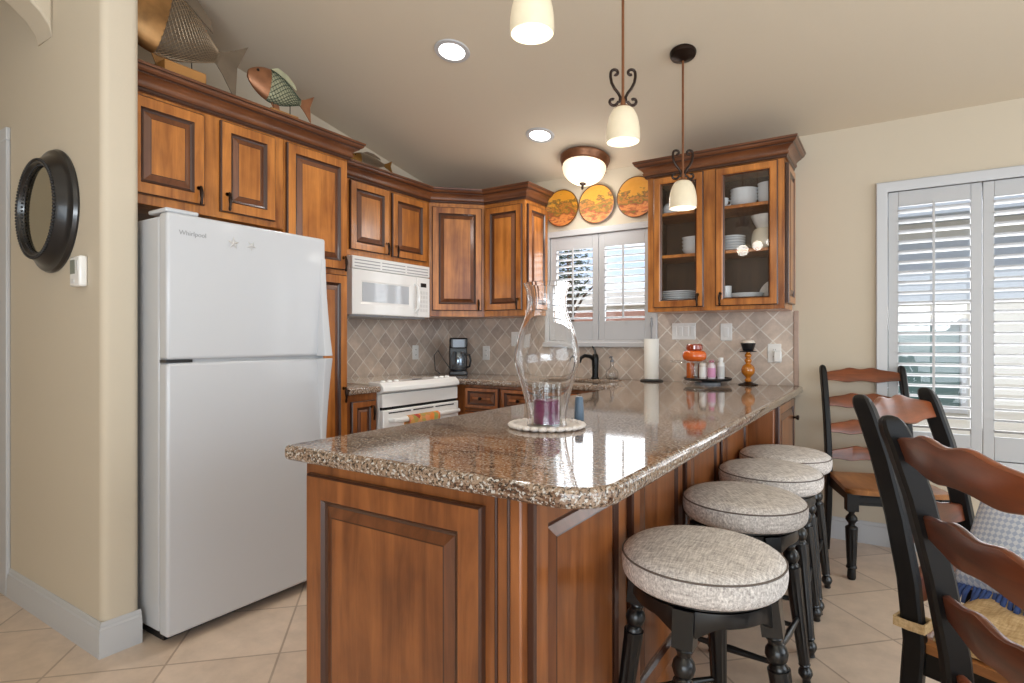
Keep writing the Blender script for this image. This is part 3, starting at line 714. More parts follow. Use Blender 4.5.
# ------------------------------------------------------------------ electrical plates
def plate(x, z, w, h, label, slots, rz=0, y=YB-.013, rocker=True):
    p = thing('wall_plate', label, 'wall plate', (x, y, z), rz)
    bm = bmn(); box(bm, -w/2, w/2, -.006, 0, -h/2, h/2); obj('cover', bm, 'plate_white', p, bevel=.003)
    for i in range(slots):
        xx = (i-(slots-1)/2)*.042
        if rocker:
            bm = bmn(); box(bm, xx-.014, xx+.014, -.009, -.005, -.033, .033); obj('switch', bm, 'plate_white', p, bevel=.002)
        else:
            bm = bmn()
            for dz in (-.022, .022): lathe(bm, [(0, 0), (.016, 0), (.016, .002), (0, .002)], 16, mtx=Matrix.Translation((xx, -.006, dz)) @ Matrix.Rotation(PI/2, 4, 'X'))
            obj('socket', bm, 'plate_white', p)
            bm = bmn()
            for dz in (-.022, .022):
                for dx in (-.006, .006): box(bm, xx+dx-.001, xx+dx+.001, -.0085, -.007, dz-.004, dz+.005)
            obj('slots', bm, 'gap', p)
    return p
plate(-1.193, 1.262, .165, .115, 'wide four-gang white switch plate on the backsplash right of the paper towels', 4)
plate(-.91, 1.255, .075, .115, 'single white switch plate on the backsplash above the amber candlestick', 1)
p = plate(-.615, 1.118, .08, .12, 'white outlet plate with a plugged-in night light near the end of the backsplash', 1, rocker=False)
bm = bmn(); box(bm, 0, .045, -.035, -.008, -.055, .015); obj('night_light', bm, 'appliance', p, bevel=.006)
plate(-2.877, 1.092, .072, .118, 'white outlet plate on the backsplash right of the coffee maker', 1, rocker=False)
plate(-2.56, 1.21, .12, .118, 'white two-gang plate on the backsplash seen beside the glass hurricane', 2)
plate(XL+.013, 1.10, .072, .118, 'white outlet plate on the tiled side wall above the range', 1, rz=RL, y=3.571, rocker=False)

# ------------------------------------------------------------------ things on the counter
ct = .915
vx, vy = -.943, 1.650
bm = bmn(); n = 176; rows = []
for k, (r, z) in enumerate([(.0, .001), (.09, .001), (.106, .002), (.112, .004), (.114, .008), (.112, .010), (.104, .009), (.085, .007), (.0, .007)]):
    rows.append([bm.verts.new((r*(1+(.05*abs(math.cos(11*2*PI*i/n))-.02 if r > .1 else 0))*math.cos(2*PI*i/n), r*(1+(.05*abs(math.cos(11*2*PI*i/n))-.02 if r > .1 else 0))*math.sin(2*PI*i/n), z)) for i in range(n)] if r > 0 else [bm.verts.new((0, 0, z))])
for A, B2 in zip(rows, rows[1:]):
    for i in range(n):
        j = (i+1) % n
        if len(A) == 1: bm.faces.new((A[0], B2[i], B2[j]))
        elif len(B2) == 1: bm.faces.new((A[i], A[j], B2[0]))
        else: bm.faces.new((A[i], A[j], B2[j], B2[i]))
dl = thing('doily', 'white scalloped crochet doily under the tall glass hurricane', 'doily', (vx, vy, ct))
cw = mat('crochet_white', srgb(238, 230, 224), .95, noise=.08, nscale=150, bump=.8, bscale=160)
obj('mat', bm, cw, dl, smooth=60)
bm = bmn()
for k in range(27):
    a = 2*PI*k/27; bmesh.ops.create_uvsphere(bm, u_segments=12, v_segments=8, radius=1, matrix=Matrix.Translation((.116*math.cos(a), .116*math.sin(a), .0088)) @ Matrix.Rotation(a, 4, 'Z') @ Matrix.Diagonal((.013, .0165, .0082, 1)))
obj('scalloped_edge', bm, cw, dl, smooth=80)
def shell_prof(outer, t):
    """closed thin-walled lathe profile from an outer outline going up"""
    inn = []
    for i, (r, z) in enumerate(outer):
        a = outer[max(i-1, 0)]; b = outer[min(i+1, len(outer)-1)]
        dx, dz = b[0]-a[0], b[1]-a[1]; l = math.hypot(dx, dz) or 1
        inn.append((max(.001, r-t*dz/l), z+t*dx/l))
    return outer+inn[::-1]
def spline(pts, n=6):
    out = []
    P = [pts[0]]+pts+[pts[-1]]
    for i in range(1, len(P)-2):
        p0, p1, p2, p3 = P[i-1:i+3]
        for k in range(n):
            t = k/n
            out.append(tuple(.5*((2*p1[j])+(-p0[j]+p2[j])*t+(2*p0[j]-5*p1[j]+4*p2[j]-p3[j])*t*t+(-p0[j]+3*p1[j]-3*p2[j]+p3[j])*t**3) for j in (0, 1)))
    out.append(pts[-1]); return out
bm = bmn()
vo = spline([(.067, .0), (.064, .02), (.068, .06), (.088, .14), (.106, .203), (.105, .247), (.091, .306), (.071, .36), (.064, .40), (.067, .435), (.078, .464)])
lathe(bm, shell_prof(vo, .0032), 64, close=True)
tag(obj('glass_hurricane', bm, 'glass', smooth=60, loc=(vx, vy, ct+.0075)), 'tall clear glass hurricane vase on the peninsula counter', 'vase')
bm = bmn(); lathe(bm, shell_prof([(.02, 0), (.046, .001), (.048, .004), (.048, .137)], .0025), 40, close=True)
bm2 = thing('candle_jar', 'clear glass jar holding a purple candle inside the hurricane', 'candle jar', (vx, vy, ct+.0075))
obj('jar', bm, 'thin_glass', bm2, smooth=50)
bm = bmn(); lathe(bm, [(0, .006), (.041, .006), (.0425, .01), (.0425, .078), (.038, .082), (0, .080)], 32); cd = obj('candle', bm, mat('purple_wax', srgb(128, 32, 92), .5, noise=.35, nscale=40), bm2)
bm = bmn(); tube(bm, [(0, 0, .08), (.001, 0, .092)], .0014, 6); obj('wick', bm, 'gap', cd)
bm = bmn(); lathe(bm, [(0, 0), (.017, 0), (.018, .004), (.0145, .078), (.011, .083), (0, .083)], 20); tag(obj('votive_holder', bm, mat('slate_blue', srgb(92, 112, 132), .4), loc=(-.93, 1.86, ct)), 'small tapered slate-blue holder just behind the glass hurricane', 'candle holder')

# paper towels
pt = thing('paper_towel_holder', 'white paper towel roll on a black upright holder by the window', 'paper towel holder', (-1.39, 3.90, ct))
bm = bmn(); lathe(bm, [(0, 0), (.078, 0), (.08, .005), (.07, .012), (0, .014)], 32); obj('base', bm, 'black', pt)
bm = bmn(); lathe(bm, [(.0, .012), (.006, .012), (.006, .37), (.011, .385), (.012, .40), (.006, .425), (.009, .44), (0, .455)], 14); obj('rod', bm, 'grey', pt)
bm = bmn(); lathe(bm, [(.02, .016), (.050, .016), (.051, .02), (.051, .292), (.05, .296), (.02, .296)], 32, close=True); obj('roll', bm, mat('paper', srgb(238, 236, 228), .95), pt)
# soap bottle
bm = bmn(); lathe(bm, shell_prof(spline([(.02, 0), (.040, .006), (.046, .035), (.040, .062), (.016, .085), (.011, .11), (.012, .125)]), .003), 28, close=True)
sb = thing('soap_bottle', 'clear round glass soap bottle behind the sink', 'bottle', (-1.705, 3.945, ct)); obj('bottle', bm, 'glass', sb, smooth=60)
bm = bmn(); lathe(bm, [(0, .126), (.014, .126), (.014, .138), (.005, .14), (.005, .165), (0, .166)], 14); tube(bm, [(0, 0, .162), (.0, -.03, .165), (0, -.042, .158)], .005, 8); obj('pump', bm, 'steel', sb)
# compote with amber jar
cp_ = thing('cake_stand', 'clear glass pedestal dish holding an orange glass jar', 'cake stand', (-.945, 3.37, ct))
bm = bmn(); lathe(bm, [(0, 0)]+spline([(.062, 0), (.063, .006), (.052, .03), (.028, .055), (.018, .08), (.019, .12), (.024, .148), (.05, .155), (.128, .158), (.132, .165), (.128, .168), (.06, .164)], 4)+[(0, .163)], 40); obj('stand', bm, 'thin_glass', cp_, smooth=60)
aj = thing('amber_jar', 'squat orange glass candle jar with a lid on the pedestal dish', 'jar', (-.945, 3.37, ct+.1645))
bm = bmn(); lathe(bm, [(0, 0)]+spline([(.045, .0), (.062, .012), (.068, .032), (.060, .055), (.044, .062)], 4)+[(0, .062)], 32); obj('bowl', bm, mat('orange_glass', srgb(206, 92, 26), .08, coat=.6), aj, smooth=60)
bm = bmn(); lathe(bm, [(0, .062), (.040, .063), (.047, .070), (.046, .092), (.040, .098), (0, .098)], 28); obj('lid', bm, mat('dark_orange_glass', srgb(142, 52, 22), .1, coat=.6), aj, smooth=40)
# turntable tray with bottles
tx, ty = -.99, 3.835
tr = thing('turntable_tray', 'black round turntable tray of seasonings against the backsplash', 'tray', (tx, ty, ct))
bm = bmn(); lathe(bm, [(0, 0), (.08, 0), (.082, .012), (.03, .02), (.03, .026), (0, .026)], 32); obj('base', bm, 'grey', tr)
bm = bmn(); lathe(bm, [(0, .026), (.14, .026), (.148, .032), (.15, .042), (.146, .043), (.14, .034), (0, .034)], 48); obj('tray', bm, 'black', tr)
def bottle(dx, dy, r, h, col, cap, label, lab=None, glassy=False):
    b = thing('seasoning_bottle', label, 'bottle', (tx+dx, ty+dy, ct+.0345), 0, 'bottles on the turntable tray')
    bm = bmn(); lathe(bm, [(0, 0), (r*.95, 0), (r, .004), (r, h*.72), (r*.6, h*.82), (r*.55, h*.86), (0, h*.86)], 20); obj('body', bm, mat('bottle_body', col, .2, coat=.3), b)
    bm = bmn(); lathe(bm, [(0, h*.86), (r*.7, h*.86), (r*.7, h), (0, h)], 16); obj('cap', bm, mat('bottle_cap', cap, .4), b)
    if lab:
        bm = bmn(); lathe(bm, [(r+.0006, h*.12), (r+.0006, h*.6)], 20); bm.faces.ensure_lookup_table()
        bmesh.ops.delete(bm, geom=[f for f in bm.faces if len(f.verts) > 4], context='FACES'); obj('label_band', bm, mat('paper_label', lab, .7), b)
bottle(-.105, -.02, .026, .135, srgb(190, 96, 40), srgb(150, 80, 40), 'amber seasoning bottle at the window end of the turntable tray')
bottle(-.055, .055, .024, .13, srgb(120, 56, 30), srgb(70, 40, 30), 'dark brown seasoning bottle at the back of the turntable tray')
bottle(-.015, -.055, .024, .13, srgb(225, 220, 214), srgb(90, 84, 80), 'white-labelled seasoning bottle beside the pink one on the tray', srgb(240, 238, 234))
bottle(.040, -.06, .024, .125, srgb(222, 208, 214), srgb(210, 80, 140), 'pink-capped seasoning bottle at the front of the turntable tray', srgb(214, 150, 186))
bottle(.085, -.01, .023, .14, srgb(228, 228, 226), srgb(235, 235, 232), 'all-white seasoning bottle at the candlestick end of the tray', srgb(200, 200, 198))
# candlestick
cs = thing('candlestick', 'amber glass candlestick with a black cup at the end of the bar', 'candlestick', (-.757, 3.912, ct))
am = mat('amber_glass', srgb(186, 112, 32), .08, coat=.7)
bm = bmn(); lathe(bm, [(0, 0), (.058, 0), (.06, .005), (.03, .014), (.018, .02), (0, .02)], 32); obj('base', bm, 'bronze', cs)
bm = bmn(); lathe(bm, [(0, .018)]+spline([(.016, .02), (.022, .032), (.014, .044), (.018, .052), (.036, .072), (.042, .095), (.034, .12), (.015, .138), (.021, .15), (.021, .162), (.013, .172), (.020, .182), (.021, .192), (.013, .203), (.016, .212)], 4)+[(0, .213)], 32); obj('stem', bm, am, cs, smooth=60)
bm = bmn(); lathe(bm, [(0, .21), (.05, .212), (.052, .216), (.03, .219), (.034, .225), (.046, .268), (.043, .268), (0, .25)], 28); obj('cup', bm, 'black', cs, smooth=40)
bm = bmn(); lathe(bm, [(0, .25), (.041, .252), (.042, .27), (.034, .284), (.015, .291), (0, .292)], 28); obj('candle', bm, mat('cream_wax', srgb(232, 222, 208), .6), cs, smooth=60)

# ------------------------------------------------------------------ dishes in the glass cabinet
zs_ = {'top': 2.0305, 'mid': 1.7555, 'low': 1.4205}
DISH = 'white dishes in the glass cabinet'
def dish(name, prof, x, y, z, label, cat, smooth=50, rx=0, mats='china'):
    bm = bmn(); lathe(bm, prof, 28); o = obj(name, bm, mats, smooth=smooth, loc=(x, y, z)); o.rotation_euler = (rx, 0, 0)
    return tag(o, label, cat, DISH)
bowl_p = lambda r, h: [(0, 0), (r*.5, 0), (r*.55, .004), (r*.85, h*.5), (r, h), (r*.96, h), (r*.8, h*.52), (r*.48, .009), (0, .008)]
plate_p = lambda r, h=.016: [(0, 0), (r*.6, 0), (r*.68, .004), (r, h), (r, h+.004), (r*.66, .009), (0, .008)]
def stack(kind, n, x, y, z, r, h, step, where, name):
    for k in range(n):
        pos = 'lowest' if k == 0 else ('topmost' if k == n-1 else {1: 'second from the bottom', 2: 'third from the bottom', 3: 'fourth from the bottom', 4: 'fifth from the bottom', 5: 'sixth from the bottom', 6: 'seventh from the bottom'}[k])
        dish(name, kind(r, h), x, y, z+k*step, 'white %s, %s of %s' % (name.replace('_', ' '), pos, where), name.split('_')[-1])
# left bay
sg = tag(thing('sugar_bowl', 'white lidded sugar bowl on the top shelf of the cabinet', 'sugar bowl', (-1.225, 3.80, zs_['top'])), group=DISH)
bm = bmn(); lathe(bm, [(0, 0)]+spline([(.025, 0), (.042, .012), (.05, .038), (.042, .062)], 4)+[(0, .062)], 24); obj('body', bm, 'china', sg, smooth=60)
bm = bmn(); lathe(bm, [(0, .062), (.043, .063), (.03, .078), (.008, .084), (.011, .094), (.006, .102), (0, .103)], 20); obj('lid', bm, 'china', sg, smooth=50)
bm = bmn(); tube(bm, [(.045, 0, .05), (.065, 0, .052), (.068, 0, .035), (.05, 0, .02)], .005, 8); obj('handle', bm, 'china', sg)
def cup(x, y, z, label):
    c = tag(thing('teacup', label, 'cup', (x, y, z), .6), group=DISH)
    bm = bmn(); lathe(bm, [(0, 0), (.022, 0), (.025, .004), (.036, .03), (.04, .06), (.037, .06), (.03, .02), (0, .01)], 24); obj('bowl', bm, 'china', c, smooth=50)
    bm = bmn(); tube(bm, [(.037, 0, .05), (.058, 0, .048), (.056, 0, .025), (.032, 0, .018)], .004, 8); obj('handle', bm, 'china', c)
cup(-1.115, 3.79, zs_['top'], 'white teacup next to the sugar bowl on the top shelf')
cup(-1.03, 3.81, zs_['top'], 'white teacup nearest the middle stile on the top shelf')
stack(bowl_p, 4, -1.07, 3.83, zs_['mid'], .085, .045, .024, 'the stack on the left middle shelf', 'bowl')
stack(plate_p, 7, -1.185, 3.845, zs_['low'], .12, .016, .014, 'the left plate stack on the cabinet floor', 'dinner_plate')
# right bay
stack(bowl_p, 4, -.765, 3.825, zs_['top'], .082, .05, .021, 'the middle bowl stack on the top shelf', 'cereal_bowl')
stack(bowl_p, 5, -.618, 3.84, zs_['top'], .072, .05, .021, 'the far right top-shelf stack', 'dessert_bowl')
cup(-.885, 3.77, zs_['top'], 'white teacup left of the bowl stacks on the top shelf')
stack(plate_p, 6, -.83, 3.83, zs_['mid'], .075, .014, .0165, 'the saucer stack on the right middle shelf', 'saucer')
fl = mat('floral_china', srgb(222, 220, 216), .2, coat=.4, noise=.25, nscale=28)
pit = tag(thing('canister', 'wide white ribbed canister on the right middle shelf', 'canister', (-.64, 3.83, zs_['mid'])), group=DISH)
bm = bmn(); lathe(bm, [(0, 0)]+spline([(.06, 0), (.078, .02), (.082, .07), (.072, .115), (.062, .13)], 4)+[(0, .131)], 36); obj('body', bm, mat('cream_ceramic', srgb(222, 214, 196), .25), pit, smooth=60)
bm = bmn(); lathe(bm, [(0, 0), (.045, 0), (.05, .004), (.072, .045), (.085, .08), (.081, .08), (.066, .045), (0, .01)], 28)
tag(obj('floral_bowl', bm, fl, smooth=50, loc=(-.64, 3.83, zs_['mid']+.1315)), 'white bowl with grey floral band stacked on the canister', 'bowl', DISH)
dish('serving_bowl', bowl_p(.10, .055), -.745, 3.815, zs_['low']+.017, 'white serving bowl on a plate on the cabinet floor', 'bowl')
dish('dinner_plate', plate_p(.12), -.745, 3.835, zs_['low'], 'white plate under the serving bowl on the cabinet floor', 'plate')
o = dish('floral_plate', plate_p(.075), -.615, 3.87, zs_['low']+.078, 'floral plate propped upright at the right end of the cabinet floor', 'plate', mats=fl); o.rotation_euler = (math.radians(66), 0, math.radians(-35))
bm = bmn(); lathe(bm, [(0, 0), (.03, 0), (.032, .003), (.034, .12), (.031, .12), (.029, .006), (0, .006)], 24)
tag(obj('tumbler', bm, 'china', smooth=50, loc=(-.862, 3.78, zs_['low'])), 'tall white tumbler by the middle stile on the cabinet floor', 'cup', DISH)

# ------------------------------------------------------------------ painted plates above the window
def art_plate(x, z, r, label, seed):
    m, N, K, B = new_mat('painted_plate'); t = L(N, 'ShaderNodeTexCoord')
    s = L(N, 'ShaderNodeSeparateXYZ'); K.new(t.outputs['Object'], s.inputs[0])
    mp = L(N, 'ShaderNodeMapping'); mp.inputs['Scale'].default_value = (7, 7, 15); mp.inputs['Location'].default_value = (seed, seed*2, 0); mp.inputs['Rotation'].default_value = (0, .35, 0); K.new(t.outputs['Object'], mp.inputs[0])
    n = L(N, 'ShaderNodeTexNoise', Scale=1.6, Detail=5, Roughness=.6); K.new(mp.outputs[0], n.inputs['Vector'])
    a = L(N, 'ShaderNodeMath', operation='MULTIPLY_ADD'); K.new(s.outputs['Z'], a.inputs[0]); a.inputs[1].default_value = 2.3; K.new(n.outputs['Fac'], a.inputs[2])
    r_ = L(N, 'ShaderNodeValToRGB'); e = r_.color_ramp.elements; e[0].position = .12; e[0].color = srgb(190, 96, 48); e[1].position = .95; e[1].color = srgb(206, 140, 34)
    for p, c in ((.26, srgb(214, 140, 74)), (.36, srgb(150, 70, 44)), (.43, srgb(120, 110, 40)), (.5, srgb(196, 120, 50)), (.58, srgb(96, 84, 40)), (.64, srgb(214, 150, 48))): e.new(p).color = c
    K.new(a.outputs[0], r_.inputs['Fac']); K.new(r_.outputs['Color'], B.inputs['Base Color']); B.inputs['Roughness'].default_value = .45; B.inputs['Coat Weight'].default_value = .1
    p = thing('painted_plate', label, 'plate', (x, YB-.001, z), 0, 'painted plates above the sink window')
    bm = bmn(); lathe(bm, [(0, .004), (r*.7, .006), (r*.93, .018), (r*.97, .022), (r*.95, .025), (r*.7, .013), (0, .011)], 48, mtx=Matrix.Rotation(PI/2, 4, 'X')); obj('face', bm, m, p, smooth=50)
    bm = bmn(); lathe(bm, [(r*.95, .019), (r, .020), (r, .026), (r*.95, .026)], 48, mtx=Matrix.Rotation(PI/2, 4, 'X'), close=True); obj('rim', bm, mat('plate_rim', srgb(96, 62, 30), .3), p)
art_plate(-2.145, 2.232, .145, 'round painted landscape plate on the wall, nearest the corner cabinets', 1.3)
art_plate(-1.85, 2.228, .147, 'round orange painted landscape plate, middle of three on the wall', 4.1)
art_plate(-1.535, 2.238, .150, 'round painted plate on the wall partly hidden by the glass cabinet', 7.7)

# ------------------------------------------------------------------ lamps
def pendant(x, y, zb, label):
    p = thing('pendant_lamp', label, 'pendant lamp', (x, y, zb), 0, 'pendant lamps over the peninsula')
    sh = obj('shade', None or shade_bm(), 'lamp_glass', p, smooth=60); sh.modifiers.new('thick', 'SOLIDIFY').thickness = .003
    bm = bmn(); lathe(bm, [(0, .05), (.02, .052), (.028, .07), (.024, .095), (.012, .115), (0, .117)], 20); obj('bulb', bm, 'bulb', p, smooth=60)
    bm = bmn(); lathe(bm, [(0, .134), (.034, .134), (.031, .142), (.012, .150), (.009, .175), (0, .176)], 20); obj('cap', bm, 'copper_bronze', p)
    for k in range(2):
        sx = 1 if k else -1; bm = bmn()
        pts = []
        for i in range(25):   # S scroll: curls out at the top and at the bottom
            t = i/24
            if t < .25: a = PI*1.6*(1-t/.25); r = .008+.010*(t/.25); pts.append((sx*(.028+r*math.cos(a+PI*.2)), 0, .305+r*math.sin(a+PI*.2)))
            elif t < .75:
                u = (t-.25)/.5; pts.append((sx*(.046-.040*math.sin(PI*u*.5)**2*1.0 + .0), 0, .305-.085*u))
            else:
                u = (t-.75)/.25; a = PI*.5+PI*1.7*u; r = .020-.010*u; pts.append((sx*(.030+r*math.cos(PI-a+PI*.9)), 0, .192+r*math.sin(a+PI*.6)))
        tube(bm, scroll(sx), .0062, 8); obj('scroll', bm, 'bronze', p)
    zc = ceil_z(y)-zb
    bm = bmn(); tube(bm, [(0, 0, .17), (0, 0, zc-.02)], .006, 10); obj('rod', bm, 'copper_bronze', p)
    bm = bmn(); lathe(bm, [(0, -.045), (.012, -.045), (.03, -.036), (.062, -.022), (.066, -.012), (.066, 0), (0, 0)], 32, mtx=Matrix.Translation((0, 0, zc-.001)) @ Matrix.Rotation(-math.atan(KS), 4, 'X')); obj('canopy', bm, 'bronze', p)
    light('pendant_bulb', 'POINT', (x, y, zb-.03), 0.8, (1, .94, .85), size=.04)
    p.rotation_euler.z = math.radians(33)
    return p
def scroll(sx):
    pts = []
    for i in range(14):      # upper curl, wound inward then leaving outward
        a = -PI*.3+2*PI*.85*(1-i/13)*1.0; r = .006+.011*i/13
        pts.append((.030+r*math.cos(a+PI*.25), .300+r*math.sin(a+PI*.25)))
    pts = [(x, z) for x, z in pts]
    mid = [(.047, .285), (.043, .262), (.032, .24), (.018, .222), (.010, .205), (.012, .188)]
    low = []
    for i in range(13):
        a = PI*1.05+2*PI*.82*i/12; r = .019-.012*i/12
        low.append((.038+r*math.cos(a)*1.0, .190+r*math.sin(a)))
    return [(sx*x*1.08, 0, (z-.176)*1.05+.152) for x, z in pts+mid+low]
def shade_bm():
    bm = bmn(); R = lathe(bm, spline([(.067, 0), (.0685, .02), (.0665, .06), (.058, .10), (.044, .128), (.034, .137)], 5), 40)
    bmesh.ops.delete(bm, geom=[f for f in bm.faces if len(f.verts) > 4], context='FACES'); return bm
pendant(-.886, 2.952, 1.876, 'hanging scroll-topped pendant lamp nearest the glass cabinet, its round canopy visible')
pendant(-.915, 2.229, 2.013, 'middle scroll-topped pendant lamp hanging over the peninsula')
pendant(-.925, 1.527, 2.147, 'nearest pendant lamp, only its glass shade visible at the top of the picture')

fl_y = 3.775; fx_ = -1.84
q = thing('ceiling_lamp', 'bronze-rimmed flush ceiling lamp with a glowing glass bowl above the sink', 'ceiling lamp', (fx_, fl_y, ceil_z(fl_y)-.001), 0)
T = Matrix.Rotation(-math.atan(KS), 4, 'X')
bm = bmn(); lathe(bm, [(0, 0), (.170, 0), (.180, -.012), (.178, -.030), (.170, -.038), (.168, -.056), (.158, -.066), (0, -.06)], 48, mtx=T); obj('rim', bm, 'copper_bronze', q, smooth=40)
bm = bmn(); lathe(bm, [(0, -.052)]+spline([(.152, -.062), (.155, -.09), (.135, -.14), (.09, -.178), (.03, -.198)], 5)+[(0, -.20)], 48, mtx=T); obj('bowl', bm, 'dome', q, smooth=60)
bm = bmn(); lathe(bm, [(0, -.192), (.024, -.194), (.026, -.203), (.011, -.212), (.007, -.224), (.011, -.233), (.005, -.245), (0, -.247)], 20, mtx=T); obj('finial', bm, 'bronze', q, smooth=50)
light('ceiling_lamp_light', 'POINT', (fx_, fl_y-.05, ceil_z(fl_y)-.34), 5, (1, .96, .9), size=.1)
for x, y, lab in ((-1.99, 2.446, 'recessed ceiling downlight nearer the refrigerator cabinets'), (-1.987, 3.384, 'recessed ceiling downlight beside the flush ceiling lamp')):
    r_ = thing('recessed_light', lab, 'ceiling light', (x, y, ceil_z(y)), 0, 'recessed ceiling lights')
    bm = bmn(); lathe(bm, [(.070, -.002), (.072, -.007), (.094, -.006), (.098, -.001), (.098, .002), (.070, .002)], 40, mtx=T, close=True); obj('trim_ring', bm, 'white', r_)
    bm = bmn(); lathe(bm, [(0, -.004), (.071, -.004), (.071, .0), (0, .0)], 40, mtx=T); obj('lens', bm, 'can', r_)
    light('downlight', 'SPOT', (x, y, ceil_z(y)-.03), 26, (1, .97, .93), size=.06, spot_size=math.radians(125), spot_blend=.8)

# ------------------------------------------------------------------ mirror, thermostat
mr = thing('round_mirror', 'round black beaded-frame mirror on the beige stub wall', 'mirror', (-2.952, ys0, 1.742), 0)
X = Matrix.Rotation(PI/2, 4, 'X')
bm = bmn(); lathe(bm, [(0, 0), (.257, 0), (.259, .008), (.252, .02), (.236, .024), (.228, .034), (.212, .055), (.206, .062), (.200, .068), (.190, .068), (.183, .058), (.178, .047), (0, .045)], 72, mtx=X); obj('frame', bm, mat('black_frame', srgb(24, 25, 28), .28, coat=.4), mr, smooth=40)
bm = bmn()
for k in range(90):
    a = 2*PI*k/90; bmesh.ops.create_icosphere(bm, subdivisions=1, radius=.0075, matrix=Matrix.Translation((.201*math.cos(a), -.067, .201*math.sin(a))))
obj('outer_beading', bm, mat('bead_black', srgb(34, 33, 34), .3), mr, smooth=60)
bm = bmn()
for k in range(70):
    a = 2*PI*k/70; bmesh.ops.create_icosphere(bm, subdivisions=1, radius=.005, matrix=Matrix.Translation((.181*math.cos(a), -.055, .181*math.sin(a))))
obj('inner_beading', bm, mat('bead_dark', srgb(34, 33, 34), .3), mr, smooth=60)
bm = bmn(); lathe(bm, [(0, .0455), (.178, .0455), (.178, .0475), (0, .0475)], 48, mtx=X); obj('glass', bm, mat('mirror_glass', srgb(176, 170, 150), .02, 1), mr, smooth=30)  # glass tinted darker, putting a dim reflection into its colour
th = thing('thermostat', 'small white thermostat on the stub wall below the mirror', 'thermostat', (-2.665, ys0, 1.47), 0)
bm = bmn(); box(bm, -.046, .046, -.03, 0, -.06, .06); obj('case', bm, 'appliance', th, bevel=.008)
bm = bmn(); box(bm, -.036, .006, -.0315, -.028, -.01, .045); obj('screen', bm, mat('lcd', srgb(120, 128, 118), .3), th)
bm = bmn(); box(bm, .02, .034, -.032, -.028, .0, .04); box(bm, -.03, .0, -.032, -.028, -.045, -.03); obj('buttons', bm, mat('thermo_button', srgb(205, 205, 205), .4), th)

